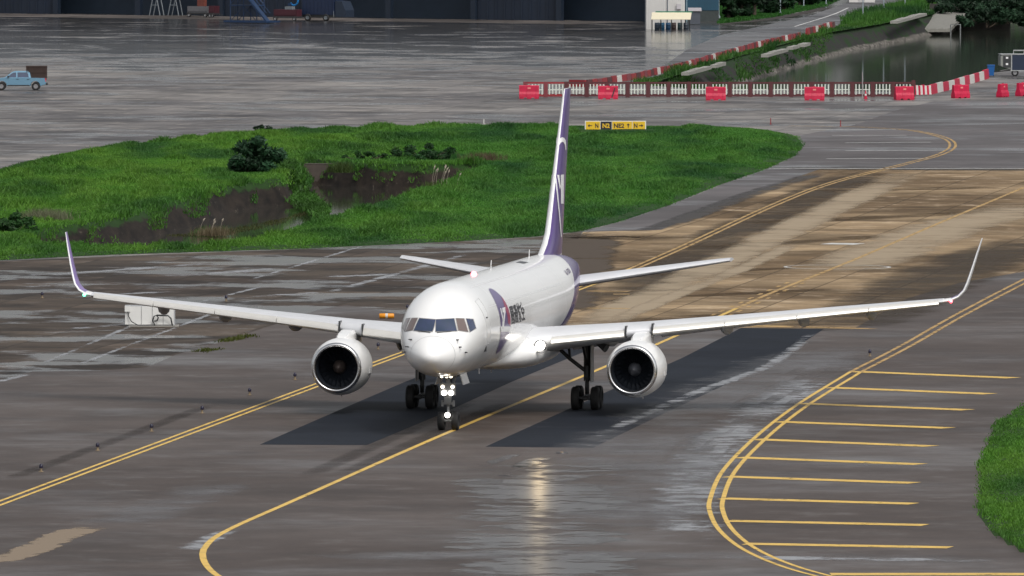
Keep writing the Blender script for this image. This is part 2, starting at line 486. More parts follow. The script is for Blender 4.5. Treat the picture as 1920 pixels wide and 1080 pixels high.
for o_ in (-.22, .22): ribbon(mb, eL2, .2, .016, o_)
eR2 = smooth_line(P([(1604, 698), (1700, 648), (1800, 591), (1920, 528), (2050, 465)]), 3)
for o_ in (-.25, .25): ribbon(mb, eR2, .2, .016, o_)
for a, b, w in (((1380, 611), (1490, 613), 1.6), ((1500, 613), (1640, 617), .8), ((1100, 546), (1180, 547), .8), ((1150, 552), (1180, 552), .8), ((1100, 578), (1180, 579), .8)):
    A, B = at(*a), at(*b)
    ribbon(mb, [A, B], w, .016)
tag(mb.build('taxiway_marking', M_yel2, fix=False), kind='structure')
mb = MB()
cc_, n_ = (at(1472, 501) + at(1668, 501)) / 2, 48
ring = [cc_ + Vector((2.98 * math.cos(2 * math.pi * k / n_), 2.98 * math.sin(2 * math.pi * k / n_), 0)) for k in range(n_ + 1)]
ribbon(mb, ring, .18, .016)
for a, b, w in (((1548, 457), (1612, 458), 2.2), ((1560, 254), (1700, 254), .6), ((1585, 268), (1745, 267), .6), ((1585, 283), (1775, 282), .6), ((1550, 298), (1740, 297), .6), ((1440, 316), (2000, 316), .8), ((1520, 243), (1680, 243), .6)):
    ribbon(mb, [at(*a), at(*b)], w, .016)
dash = smooth_line(P([(1490, 50), (1560, 28), (1590, 15)]), 4)
ribbon(mb, dash, .25, .016)
tag(mb.build('white_marking', M_wht, fix=False), kind='structure')

# ------------------------------------------------------------------ materials of the aircraft
M_white = simple('white_paint_gloss', (.85, .85, .84), .28, var=.02, scale=1.5, coat=.35, coatr=.08)
M_alu = simple('bare_metal', (.72, .72, .72), .25, 1.0, var=.05)
M_wing = simple('wing_grey_paint', (.60, .61, .63), .35, var=.12, scale=.8)
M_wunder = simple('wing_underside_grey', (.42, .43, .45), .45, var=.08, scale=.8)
M_slat = simple('slat_white', (.80, .80, .80), .3, var=.04)
M_slatm = simple('slat_pale_metal', (.78, .76, .71), .28, .35, var=.08, scale=1.5)
M_purple = simple('purple_paint', (.085, .045, .20), .3, var=.1, scale=1, coat=.3)
M_red = simple('crimson_paint', (.30, .02, .08), .3, var=.1)
M_black = simple('black_lettering', (.02, .018, .025), .4)
M_dark = simple('dark_metal', (.045, .047, .05), .4, .3, var=.3)
M_inlet = simple('inlet_liner', (.014, .018, .026), .45, var=.2)
M_tyre = simple('tyre_rubber', (.016, .016, .017), .75, var=.2)
M_hub = simple('wheel_hub', (.30, .30, .31), .4, .5)
M_gearw = simple('gear_grey_paint', (.16, .165, .17), .4, .1, var=.2, scale=6)
M_gasket = simple('window_frame_grey', (.32, .31, .30), .4)
M_seam = simple('panel_seam', (.42, .42, .42), .5)
M_doorin = simple('gear_door_white', (.65, .65, .65), .35)
g = G('cockpit_glass')
nz = g.noise(g.obj(), 1.6, 2)
g.set(base=g.mix(nz, (.014, .038, .055), (.045, .055, .14)), rough=.06, spec=.7, coat=.6, coatr=.02)  # blue and violet base colours paint a reflection into the glass
M_glass = g.mat
M_blind = simple('cockpit_sunshade', (.16, .12, .11), .25, var=.15, scale=4, coat=.6)
M_lamp = lamp('lamp_white', (1, .95, .86), 7)
M_lampw = lamp('lamp_warm', (1, .88, .66), 3.5)
M_green = lamp('lamp_green', (.1, 1, .45), 3)
M_redl = lamp('lamp_red', (1, .06, .10), 4)
g = G('fuselage_paint')
ox, oy, oz = g.sep(g.obj())
k = g.math('SUBTRACT', oy, g.math('ADD', 25.4, g.math('MULTIPLY', g.math('SUBTRACT', oz, 3.68), 3.0)))
nz = g.noise(g.map(g.obj(), scale=(1, .35, 1)), 1.3, 5)
lowd = g.ramp(g.noise(g.map(g.obj(), scale=(1, .2, 1), loc=(3, 3, 3)), 2.0, 5), .45, .75)
dirt = g.math('MULTIPLY', lowd, g.ramp(oz, 3.6, 2.4))
wh = g.mix(nz, (.85, .85, .835), (.89, .89, .885))
wh = g.mix(g.math('MULTIPLY', dirt, .35), wh, (.42, .40, .37))
g.set(base=g.mix(g.ramp(k, -.03, .03), wh, (.10, .055, .22)), rough=.25, coat=.5, coatr=.06)
M_fus = g.mat

# ------------------------------------------------------------------ cargo airplane
# local frame: +X the airplane's left, +Y aft from the nose gear, +Z up
AP = empty('cargo_airplane', 'white twin-engine cargo jet with purple tail and upturned wingtips taxiing along the yellow centreline', 'airplane', (0, 0, 0), -YAW)
MW = Matrix.Rotation(-YAW, 4, 'Z')
MWI = MW.inverted()
NG = 6.0
SS = [0, .1, .3, .6, 1.0, 1.5, 2.05, 2.6, 3.3, 4.0, 5.0, 6.0, 7.0, 31, 34, 37, 40, 42.5, 45, 46.6, 47.3]
TOP = [3.35, 3.60, 3.80, 4.00, 4.22, 4.45, 4.97, 5.38, 5.75, 6.0, 6.2, 6.28, 6.30, 6.30, 6.30, 6.29, 6.22, 6.10, 5.90, 5.70, 5.55]
BOT = [3.35, 3.12, 2.97, 2.80, 2.65, 2.56, 2.48, 2.43, 2.39, 2.35, 2.31, 2.30, 2.29, 2.29, 2.50, 3.00, 3.68, 4.27, 4.85, 5.18, 5.35]
WID = [0, .30, .52, .74, .95, 1.18, 1.37, 1.53, 1.68, 1.78, 1.86, 1.88, 1.88, 1.88, 1.84, 1.66, 1.36, 1.07, .72, .42, .15]
US = [math.sqrt(q) for q in SS]
fT, fB, fW = pchip(US, TOP), pchip(US, BOT), pchip(US, WID)
def fus(s, th, off=0):
    u = math.sqrt(max(s, 0))
    t, b, w = fT(u), fB(u), fW(u)
    return Vector((w * math.cos(th), s - NG, (t + b) / 2 + (t - b) / 2 * math.sin(th)))
st = [.004, .03, .08, .15, .24, .36, .5, .66, .84, 1.0, 1.2, 1.4, 1.6, 1.8, 2.0, 2.2, 2.4, 2.7, 3.0, 3.4, 3.8, 4.3, 5, 6, 7] + list(np.arange(8, 31, 1.0)) + list(np.arange(31, 47.4, .6)) + [47.3]
NT = 72
mb = MB()
mb.loft([[fus(s, 2 * math.pi * k / NT) for k in range(NT)] for s in st])
FUS = mb.build('fuselage', M_fus, AP, True)
FT = BVHTree.FromPolygons([v.co[:] for v in FUS.data.vertices], [p.vertices[:] for p in FUS.data.polygons])
O_L = MWI @ CAM
def on(bvh, px, py, off=.01):
    d = (MWI.to_3x3() @ ray(px, py)).normalized()
    h = bvh.ray_cast(O_L, d)
    if h[0] is None: return None
    n = h[1] if h[1].dot(d) < 0 else -h[1]
    return h[0] + n * off
def patch(mb, bvh, quad, off=.01, nu=6, nv=6, mirror=False, both=False, mi=0):
    # quad of picture points (tl, tr, br, bl) laid onto the skin of the airplane
    g_ = []
    for j in range(nv + 1):
        for i in range(nu + 1):
            u, v = i / nu, j / nv
            x = (quad[0][0] * (1 - u) + quad[1][0] * u) * (1 - v) + (quad[3][0] * (1 - u) + quad[2][0] * u) * v
            y = (quad[0][1] * (1 - u) + quad[1][1] * u) * (1 - v) + (quad[3][1] * (1 - u) + quad[2][1] * u) * v
            p = on(bvh, x, y, off)
            if p is None: return
            g_.append(p)
    f_ = [(j * (nu + 1) + i, j * (nu + 1) + i + 1, (j + 1) * (nu + 1) + i + 1, (j + 1) * (nu + 1) + i) for j in range(nv) for i in range(nu)]
    if not mirror or both: mb.add(g_, f_, mi)
    if mirror or both: mb.add([Vector((-p.x, p.y, p.z)) for p in g_], [q[::-1] for q in f_], mi)
def strip(mb, bvh, A, B, off=.01, n=24, m_=4, both=False, mi=0):
    # area between two picture curves
    def samp(c, t):
        q = t * (len(c) - 1); i = min(int(q), len(c) - 2); f = q - i
        return (c[i][0] * (1 - f) + c[i + 1][0] * f, c[i][1] * (1 - f) + c[i + 1][1] * f)
    g_ = []
    for j in range(n + 1):
        a, b = samp(A, j / n), samp(B, j / n)
        for i in range(m_ + 1):
            p = on(bvh, a[0] + (b[0] - a[0]) * i / m_, a[1] + (b[1] - a[1]) * i / m_, off)
            g_.append(p)
    def ok(f): return all(g_[q] is not None for q in f)
    f_ = [f for f in [(j * (m_ + 1) + i, j * (m_ + 1) + i + 1, (j + 1) * (m_ + 1) + i + 1, (j + 1) * (m_ + 1) + i) for j in range(n) for i in range(m_)] if ok(f)]
    gg = [p if p is not None else Vector((0, 0, 4)) for p in g_]
    mb.add(gg, f_, mi)
    if both: mb.add([Vector((-p.x, p.y, p.z)) for p in gg], [q[::-1] for q in f_], mi)

# cockpit windows: seen on the airplane's left half, mirrored to the right half
WINS = [((817.5, 599.5), (851, 597.5), (856.5, 620.5), (817, 622)), ((855, 597.3), (869.5, 597.8), (877.5, 622), (859.5, 619.5)), ((874, 597.8), (886.5, 599), (892, 615), (881.5, 622.5))]
for i, q in enumerate(WINS):
    cx, cy = sum(p[0] for p in q) / 4, sum(p[1] for p in q) / 4
    for mir in (False, True):
        mb = MB()
        gq = [(cx + (p[0] - cx) * 1.0 + (1.4 if p[0] > cx else -1.4), cy + (p[1] - cy) + (1.3 if p[1] > cy else -1.3)) for p in q]
        patch(mb, FT, gq, .006, mirror=mir)
        fr = mb.build('window_frame', M_gasket, FUS, True, fix=False)
        mb = MB()
        patch(mb, FT, q, .014, mirror=mir)
        mb.build('cockpit_window', M_blind if i == 1 or (mir and i == 2) else M_glass, FUS, True, fix=False)
    # wiper under each front pane
    if i == 0:
        for sx in (1, -1):
            a, b, c = on(FT, 819, 624.5, .03), on(FT, 838, 622.8, .04), on(FT, 846, 621.5, .04)
            mb = MB(); mb.tube([Vector((sx * v.x, v.y, v.z)) for v in (a, b, c)], .018, 5)
            mb.build('wiper', M_dark, FUS)
# radome seam
mb = MB()
rs = []
for off in (-.012, .012):
    rs.append([fus(1.0 + off, 2 * math.pi * k / 64) * 1.0 for k in range(64)])
vs = [p + Vector((p.x, -.3, p.z - 3.43)).normalized() * .004 for r_ in rs for p in r_]
mb.add(vs, [(k, (k + 1) % 64, 64 + (k + 1) % 64, 64 + k) for k in range(64)])
mb.build('radome_seam', M_seam, FUS, fix=False)
# probes
for px_, py_ in ((856, 637.5), (861, 651), (872, 661)):
    q = on(FT, px_, py_, 0)
    for sx in (1, -1):
        mb = MB()
        b_ = Vector((q.x * sx, q.y, q.z)); n_ = Vector((sx * .9, -.35, .1)).normalized()
        mb.tube([b_, b_ + n_ * .10, b_ + n_ * .13 + Vector((0, -.16, 0))], [.035, .03, .015], 6)
        mb.build('air_probe', M_dark, FUS)
# forward door outline and its handle on both sides
for sx in (1, -1):
    mb = MB()
    s0, s1, t0, t1 = 4.55, 5.4, R(-16), R(44)
    outl = []
    for k in range(13): outl.append((s0, t0 + (t1 - t0) * k / 12))
    for k in range(1, 5): outl.append((s0 + (s1 - s0) * k / 4, t1))
    for k in range(1, 13): outl.append((s1, t1 + (t0 - t1) * k / 12))
    for k in range(1, 4): outl.append((s1 + (s0 - s1) * k / 4, t0))
    pts = []
    for s_, t_ in outl:
        q = fus(s_, t_); n_ = Vector((math.cos(t_), -.12, math.sin(t_)))
        pts.append(Vector((sx * q.x, q.y, q.z)) + Vector((sx * n_.x, n_.y, n_.z)) * -.004)
    mb.tube(pts + [pts[0]], .014, 4, cap=False)
    d = mb.build('door_seam', M_seam, FUS)
    mb = MB()
    q = fus(4.9, R(-22)); mb.box(sx * q.x - .05, sx * q.x + .05, q.y - .11, q.y + .11, q.z - .11, q.z + .11)
    mb.build('static_port_cover', M_dark, FUS)
    mb = MB()
    q = fus(4.95, R(18)); mb.tube([Vector((sx * (q.x + .012), q.y - .12, q.z)), Vector((sx * (q.x + .012), q.y + .12, q.z))], .03, 5)
    mb.build('door_handle', M_dark, FUS)
# round purple emblem with white letters and a crimson corner, both sides
def disc(name, mat, test_pts, off):
    for sx in (1, -1):
        mb = MB()
        vs = []
        for s_, t_ in test_pts[0]:
            q = fus(s_, t_); n_ = Vector((math.cos(t_), 0, math.sin(t_)))
            q = q + n_ * off
            vs.append((sx * q.x, q.y, q.z))
        fs = test_pts[1]
        mb.add(vs, fs if sx > 0 else [f[::-1] for f in fs])
        mb.build(name, mat, FUS, True, fix=False)
CS, CT, CR, CH = NG + 4.25, R(7), 1.62, R(44.5)
def polar(r0, r1, a0, a1, nr=10, na=48):
    pts, fs = [], []
    for i in range(nr + 1):
        for k in range(na + 1):
            a = a0 + (a1 - a0) * k / na; r = r0 + (r1 - r0) * i / nr
            pts.append((CS + CR * r * math.cos(a), CT + CH * r * math.sin(a)))
    for i in range(nr):
        for k in range(na):
            fs.append((i * (na + 1) + k, i * (na + 1) + k + 1, (i + 1) * (na + 1) + k + 1, (i + 1) * (na + 1) + k))
    return pts, fs
disc('round_emblem', M_purple, polar(0, 1, 0, 2 * math.pi), .010)
disc('emblem_corner', M_red, polar(.45, .995, R(-14), R(42), 6, 24), .014)
mb = MB()
for q in (((941, 577.5), (946.5, 576), (947, 586), (941.5, 586)), ((944, 586), (947, 586), (944, 617), (941.5, 617)), ((937, 578), (939, 578), (943.5, 600), (942, 603)), ((942, 596), (943.2, 598), (941.5, 618), (940.2, 617)), ((937.5, 612), (957, 612), (955.5, 622), (938.5, 622))):
    patch(mb, FT, q, .019)
for sx in (1, -1):
    m2 = MB(); m2.add([(sx * v[0], v[1], v[2]) for v in mb.v], [f if sx > 0 else f[::-1] for f in mb.f])
    m2.build('emblem_letters', M_slat, FUS, True, fix=False)
def skin_text(name, txt, mat, s0, s1, t0, t1, shear=0, off=.012, bold=.02):
    me = text_mesh(txt, 1.0, bold)
    co = np.array([v.co[:] for v in me.vertices])
    x0, x1, y0, y1 = co[:, 0].min(), co[:, 0].max(), co[:, 1].min(), co[:, 1].max()
    bm = bmesh.new(); bm.from_mesh(me)
    for k in range(1, 8):
        bmesh.ops.bisect_plane(bm, geom=bm.verts[:] + bm.edges[:] + bm.faces[:], plane_co=(0, y0 + (y1 - y0) * k / 8, 0), plane_no=(0, 1, 0))
    vs0 = [v.co.copy() for v in bm.verts]
    bm.verts.index_update()
    fs = [[v.index for v in f.verts] for f in bm.faces]
    bm.free(); bpy.data.meshes.remove(me)
    for sx in (1, -1):
        mb = MB()
        vs = []
        for c in vs0:
            u, v = (c.x - x0) / (x1 - x0), (c.y - y0) / (y1 - y0)
            if sx < 0: u = 1 - u
            s_ = s0 + (s1 - s0) * u + shear * (v - .5); t_ = t0 + (t1 - t0) * v
            q = fus(s_, t_) + Vector((math.cos(t_), 0, math.sin(t_))) * off
            vs.append((sx * q.x, q.y, q.z))
        mb.add(vs, fs)
        mb.build(name, mat, FUS, fix=False)
skin_text('company_lettering', '圆通航空', M_black, NG + 6.2, NG + 10.7, R(-2.5), R(22))
skin_text('registration_lettering', 'B-1320', simple('purple_grey_lettering', (.16, .13, .22), .4), NG + 28.3, NG + 30.4, R(34), R(42))
# roof fittings
def blade(x, y, z, h, c0, c1, lean, name='antenna', mat=None):
    mb = MB()
    for_ = []
    for q, (cc, hh) in enumerate(((c0, 0), (c1, h))):
        yy = y + lean * q
        for_.append([Vector((x - .02, yy, z + hh)), Vector((x, yy - cc / 2, z + hh)), Vector((x + .02, yy, z + hh)), Vector((x, yy + cc / 2, z + hh))])
    mb.loft(for_)
    return mb.build(name, mat or M_slat, FUS)
blade(0, 13.6, 6.28, .42, .4, .2, .15)
blade(0, 26.6, 6.28, .40, .4, .2, .15)
blade(.1, 9.0, 2.32, -.35, .35, .2, .1); blade(-.1, 14.5, 2.1, -.35, .35, .2, .1)
mb = MB(); mb.lathe([(0, .14), (.08, .13), (.15, .08), (.17, 0)], (0, 8.0, 6.28), 'Z', 12); mb.build('beacon_light', M_redl, FUS, True)
mb = MB()
vs = [fus(NG + 21.5 + dy, R(90 - dt)) + Vector((0, 0, .012)) for dy, dt in ((0, 2), (0, 13), (1.6, 13), (1.6, 2))]
mb.add(vs, [(0, 1, 2, 3)]); mb.build('roof_panel', M_dark, FUS, fix=False)
# faint skin joints round the hull
mb = MB()
for s_ in (8.5, 13.2, 19.0, 25.5, 31.0):
    vs = [fus(s_ + dd, 2 * math.pi * k / 60) + Vector((math.cos(2 * math.pi * k / 60), 0, math.sin(2 * math.pi * k / 60))) * .004 for dd in (-.012, .012) for k in range(60)]
    mb.add(vs, [(k, (k + 1) % 60, 60 + (k + 1) % 60, 60 + k) for k in range(60)])
mb.build('skin_joint', simple('skin_joint_grey', (.62, .62, .62), .4), FUS, fix=False)

M_joint = simple('lap_joint_grey', (.66, .66, .66), .4)
for th_ in (62, 28, 152, 118):
    mb = MB()
    vs = [fus(s_, R(th_ + dt)) + Vector((math.cos(R(th_)), 0, math.sin(R(th_)))) * .004 for s_ in np.linspace(6.5, 31, 40) for dt in (-.3, .3)]
    mb.add(vs, [(2 * k, 2 * k + 1, 2 * k + 3, 2 * k + 2) for k in range(39)])
    mb.build('lap_joint', M_joint, FUS, fix=False)
# wing to body fairing
rings = []
for y_, w_, zt, zb in ((9.6, .6, 2.75, 2.28), (10.6, 1.35, 3.0, 2.18), (11.6, 1.95, 3.25, 2.06), (12.8, 2.35, 3.55, 1.98), (14.5, 2.5, 3.75, 1.93), (18, 2.5, 3.7, 1.93), (20.5, 2.3, 3.5, 1.98), (22.5, 1.9, 3.2, 2.1), (24.5, 1.2, 2.8, 2.26)):
    ring = []
    for k in range(28):
        t = 2 * math.pi * k / 28
        c_, s_ = math.cos(t), math.sin(t)
        ring.append(Vector((w_ * math.copysign(abs(c_) ** .7, c_), y_, (zt + zb) / 2 + (zt - zb) / 2 * math.copysign(abs(s_) ** .8, s_))))
    rings.append(ring)
mb = MB(); mb.loft(rings); mb.build('belly_fairing', M_white, AP, True)

# wings
def airfoil(n=16, cam=.015):
    xs = [(1 - math.cos(math.pi * k / n)) / 2 for k in range(n + 1)]
    yt = lambda x: 5 * (.2969 * math.sqrt(x) - .126 * x - .3516 * x * x + .2843 * x ** 3 - .1036 * x ** 4)
    yc = lambda x: cam * 4 * x * (1 - x)
    up = [(x, yt(x), yc(x)) for x in xs[::-1]]
    lo = [(x, -yt(x), yc(x)) for x in xs[1:-1]]
    return up + lo
AF = airfoil()
def le(y): return 12.85 + (y - 2.3) * .532
def zle(y): return 3.22 + (y - 2.3) * .0885
def chord(y): return 8.0 + (5.4 - 8.0) * (y - 1.9) / 4.6 if y < 6.5 else 5.4 + (1.75 - 5.4) * (y - 6.5) / 12.5
def sec(sx, y, a, z, c, th, inc=0, cant=0):
    cc, sc_ = math.cos(R(cant)), math.sin(R(cant))
    out = []
    for x, t, q in AF:
        h = (t * th + q) * c - math.tan(R(inc)) * x * c
        out.append(Vector((sx * (y - sc_ * h), a + x * c, z + cc * h)))
    return out
def wing_sec(sx, y):
    t = (y - 1.9) / 17.1
    return sec(sx, y, le(y), zle(y), chord(y), .142 - .022 * min(1, t * 2), 2.6 * (1 - t), 5)
for sx in (1, -1):
    ys = [1.2, 1.9, 3, 4.2, 5.4, 6.5, 8, 10, 12, 14, 16, 18, 19.0]
    mb = MB(); mb.loft([wing_sec(sx, y) for y in ys])
    # underside faces a darker grey
    nA = len(AF)
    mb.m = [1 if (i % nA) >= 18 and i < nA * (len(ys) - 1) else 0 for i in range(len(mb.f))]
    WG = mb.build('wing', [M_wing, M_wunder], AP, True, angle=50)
    # blended winglet
    wl = [(19.0, le(19.0), zle(19.0), 1.75, 5), (19.35, 22.0, 4.76, 1.68, 18), (19.65, 22.25, 4.90, 1.58, 38), (19.87, 22.48, 5.15, 1.46, 58), (20.0, 22.7, 5.5, 1.32, 72), (20.16, 23.0, 6.05, 1.12, 78), (20.36, 23.45, 6.8, .85, 79), (20.53, 23.95, 7.42, .50, 80)]
    mb = MB(); mb.loft([sec(sx, q[0], q[1], q[2], q[3], .09, 0, q[4]) for q in wl])
    mm_ = []
    for i in range(len(mb.f)):
        k = i % nA; r_ = i // nA
        # purple on the inward face behind the leading edge
        mm_.append(1 if k < 13 and r_ >= 1 and i < nA * (len(wl) - 1) else 0)
    mb.m = mm_
    mb.build('winglet', [M_slat, simple('winglet_purple', (.20, .13, .36), .3)], WG, True, angle=60)
    # slats, drooped ahead of the leading edge
    def slat(y0, y1):
        rr = []
        for y in np.linspace(y0, y1, 5):
            k_ = 1.0 - .35 * (y - 2.3) / 16.7
            prof = [(.26, .17), (.05, .145), (-.14, .07), (-.27, -.05), (-.30, -.13), (-.24, -.20), (-.10, -.21), (-.10, -.13), (-.05, -.02), (.08, .08), (.26, .14)]
            rr.append([Vector((sx * y, le(y) + p[0] * k_, zle(y) + p[1] * k_)) for p in prof])
        mb = MB(); mb.loft(rr)
        mb.build('slat', M_slatm, WG, True, angle=50)
    slat(2.75, 5.75)
    for q in ((6.95, 9.9), (9.93, 12.9), (12.93, 15.9), (15.93, 18.85)): slat(*q)
    # dark gap ribs beside the engine
    for y in (5.8, 6.9):
        mb = MB(); mb.box(sx * y - .03, sx * y + .03, le(y) - .12, le(y) + .5, zle(y) - .22, zle(y) + .30); mb.build('slat_seal', M_dark, WG)
    # flap track fairings
    for y in (4.6, 9.6, 12.9, 15.8):
        rr = []
        a0 = le(y) + chord(y) * .45; L_ = chord(y) * .75
        zc = zle(y) - chord(y) * .035
        for t in np.linspace(0, 1, 9):
            w_ = .24 * math.sin(math.pi * min(1, t * .9 + .06)) ** .7; h_ = .30 * math.sin(math.pi * min(1, t * .9 + .06)) ** .7
            rr.append([Vector((sx * y + w_ * math.cos(u), a0 + L_ * t, zc - .12 + h_ * math.sin(u) - .15 * t)) for u in [2 * math.pi * k / 10 for k in range(10)]])
        mb = MB(); mb.loft(rr); mb.build('flap_track_fairing', M_wunder, WG, True)
    # drooped flaps
    for y0, y1 in ((2.6, 6.2), (6.6, 13.6)):
        rr = []
        for y in (y0, (y0 + y1) / 2, y1):
            a1 = le(y) + chord(y) * .93; z1 = zle(y) - .05 - math.tan(R(2.6 * (1 - (y - 1.9) / 17.1))) * chord(y) * .9
            c_ = chord(y) * .24
            rr.append([Vector((sx * y, a1 + c_ * p[0], z1 + c_ * p[1])) for p in ((0, .08), (.3, .07), (1, -.26), (.3, -.10), (0, -.03))])
        mb = MB(); mb.loft(rr); mb.build('flap', M_wing, WG)
    # navigation light at the bend of the winglet
    mb = MB(); mb.lathe([(-.14, 0), (-.10, .05), (0, .075), (.14, .06), (.2, 0)], (sx * 19.35, 21.98, 4.70), 'Y', 10)
    mb.build('navigation_light', M_redl if sx > 0 else M_green, WG, True)
    # landing light in the wing root
    mb = MB(); mb.lathe([(0, .30), (.03, .30), (.10, .26)], (sx * 2.36, 12.28, 3.02), 'Y', 20); mb.build('lamp_housing', M_dark, WG, True)
    mb = MB(); mb.lathe([(-.03, 0), (-.02, .13), (.0, .19), (.05, .20)], (sx * 2.36, 12.22, 3.06), 'Y', 20); mb.build('landing_light', M_lamp, WG, True)
    if sx < 0: continue
    ld = bpy.data.lights.new('landing_light_beam', 'SPOT')
    ld.energy, ld.spot_size, ld.spot_blend, ld.shadow_soft_size, ld.color = 170, R(9), 1.0, .16, (1, .74, .40)
    lo_ = bpy.data.objects.new('landing_light_beam', ld); COL.objects.link(lo_)
    lo_.parent = AP; lo_.location = (sx * 2.36, 11.9, 3.06)
    lo_.rotation_euler = Vector((-.13, 1, .03)).to_track_quat('Z', 'Y').to_euler()

# tailplanes
for sx in (1, -1):
    ss_ = []
    for y in (.5, 1.2, 3, 5, 7, 7.6):
        t = (y - 1.2) / 6.4
        ss_.append(sec(sx, y, 35.1 + (y - 1.2) * .66, 4.86 + (y - 1.2) * .142, 4.9 + (1.9 - 4.9) * max(0, t) if y < 7.5 else 1.7, .10, 0, 8))
    mb = MB(); mb.loft(ss_)
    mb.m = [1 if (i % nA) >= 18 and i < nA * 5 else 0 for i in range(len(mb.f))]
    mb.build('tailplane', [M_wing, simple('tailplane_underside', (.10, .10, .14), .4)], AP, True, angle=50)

# fin
fin_z = [5.6, 6.1, 6.35, 6.7, 7.2, 8.0, 9.5, 11, 12.5, 13.4, 13.56]
def finsec(z):
    t = (z - 6.3) / 7.26
    a = 32.6 + 6.5 * t
    if z < 7.3: a -= 2.4 * (1 - max(0, (z - 6.1)) / 1.2) ** 2 if z > 6.1 else 2.4
    te = 38.3 + (z - 6.1) * .42
    c = te - a
    th = .64 + (.21 - .64) * max(0, t)
    if z > 13.45: th *= .6; a += .1
    return [Vector((ty * th, a + x * c, z)) for x, ty, q in AF]
mb = MB(); mb.loft([finsec(z) for z in fin_z])
FV = list(mb.v)
mb.m = [0 if i >= nA * (len(fin_z) - 1) or (i // nA) < 1 or 15 <= (i % nA) <= 20 else 1 for i in range(len(mb.f))]
FIN = mb.build('fin', [M_white, M_purple], AP, True, angle=50)
FNT = BVHTree.FromPolygons([v.co[:] for v in FIN.data.vertices], [p.vertices[:] for p in FIN.data.polygons])
mb = MB()
strip(mb, FNT, [(1045.5, 274), (1046.5, 267), (1049, 260.5), (1053, 257.5), (1057, 258.5), (1060, 263), (1061, 280)], [(1047, 279), (1048, 273), (1050.5, 268), (1053.5, 266), (1056, 267), (1058.5, 272), (1059.6, 282)], .02, 30, 3, both=True)
strip(mb, FNT, [(1039.5, 326), (1043, 360), (1048, 410), (1051, 445)], [(1041.5, 326), (1045, 358), (1050, 408), (1052.5, 443)], .02, 30, 2, both=True)
for q in (((1050.5, 328), (1056.5, 327), (1056, 382), (1050.8, 382)), ((1044, 328), (1047.5, 328), (1050.5, 350), (1049, 356))):
    patch(mb, FNT, q, .022, 3, 8, both=True)
mb.build('fin_emblem', M_slat, FIN, True, fix=False)

# engines
ENG_Y, ENG_Z, LIP = 6.48, 2.06, 11.3
for sx in (1, -1):
    c0 = (sx * ENG_Y, LIP, ENG_Z)
    mb = MB()
    mb.lathe([(.16, 1.10, 0), (.5, 1.18), (1.0, 1.235), (1.7, 1.25), (2.6, 1.23), (3.4, 1.13), (4.2, .97), (4.8, .84), (4.82, .78), (4.2, .74)], c0, 'Y', 56)
    EN = mb.build('engine', M_white, AP, True, angle=45)
    mb = MB()
    mb.lathe([(.16, 1.10), (.06, 1.07), (.015, 1.03), (0, .99), (.02, .955), (.08, .925), (.2, .905), (.22, .90)], c0, 'Y', 56)
    mb.build('inlet_lip', M_alu, EN, True)
    mb = MB()
    mb.lathe([(.22, .90), (.6, .885), (1.15, .90), (1.3, .90)], c0, 'Y', 48); mb.build('inlet_duct', M_inlet, EN, True, fix=False)
    mb = MB()
    mb.lathe([(1.28, .91), (1.28, .0)], c0, 'Y', 32)
    for k in range(24):
        t = 2 * math.pi * k / 24
        rr = []
        for r_, tw, w_ in ((.30, 25, .10), (.6, 42, .13), (.885, 60, .16)):
            cs, sn = math.cos(t), math.sin(t)
            er, et = Vector((cs, 0, sn)), Vector((-sn, 0, cs))
            d = et * math.sin(R(tw)) + Vector((0, 1, 0)) * math.cos(R(tw))
            b_ = Vector(c0) + Vector((0, 1.08, 0)) + er * r_
            rr += [b_ - d * w_, b_ + d * w_]
        mb.add(rr, [(0, 1, 3, 2), (2, 3, 5, 4)])
    mb.build('fan', simple('fan_blades', (.014, .018, .026), .5, .2), EN, fix=False)
    mb = MB(); mb.lathe([(.62, 0), (.64, .05), (.75, .14), (.9, .23), (1.05, .29), (1.12, .30)], c0, 'Y', 28)
    mb.build('spinner', simple('spinner_grey', (.10, .105, .12) if sx > 0 else (.07, .055, .05), .35), EN, True)
    mb = MB(); mb.lathe([(4.1, .62), (4.8, .60), (5.3, .50), (5.32, .42), (5.0, .40)], c0, 'Y', 32); mb.build('exhaust_nozzle', M_dark, EN, True)
    mb = MB()
    for t in (R(-8), R(188)):
        p_ = Vector(c0) + Vector((1.215 * math.cos(t), 1.9, 1.215 * math.sin(t)))
        mb.box(p_.x - .02, p_.x + .035 * math.cos(t) + .02, p_.y - .3, p_.y + .3, p_.z - .12, p_.z + .12)
    mb.build('nacelle_hatch', simple('hatch_grey', (.55, .55, .55), .4), EN)
    mb = MB(); mb.tube([Vector(c0) + Vector((.15 * sx, 2.6, -1.2)), Vector(c0) + Vector((.15 * sx, 2.75, -1.36))], .03, 6); mb.build('drain_mast', M_slat, EN)
    # pylon
    rr = []
    for a_, w_, zt, zb in ((1.25, .10, 3.16, 3.0), (1.7, .26, 3.36, 3.05), (2.5, .34, 3.48, 3.05), (3.3, .36, 3.55, 2.95), (4.2, .36, 3.58, 2.7), (5.6, .30, 3.4, 2.75), (7.4, .08, 3.2, 3.0)):
        rr.append([Vector((sx * ENG_Y + x * w_, LIP + a_, z_)) for x, z_ in ((-.7, zt), (.7, zt), (1, zt - .12), (1, zb), (-1, zb), (-1, zt - .12))])
    mb = MB(); mb.loft(rr); mb.build('pylon', M_white, AP, True, angle=40)

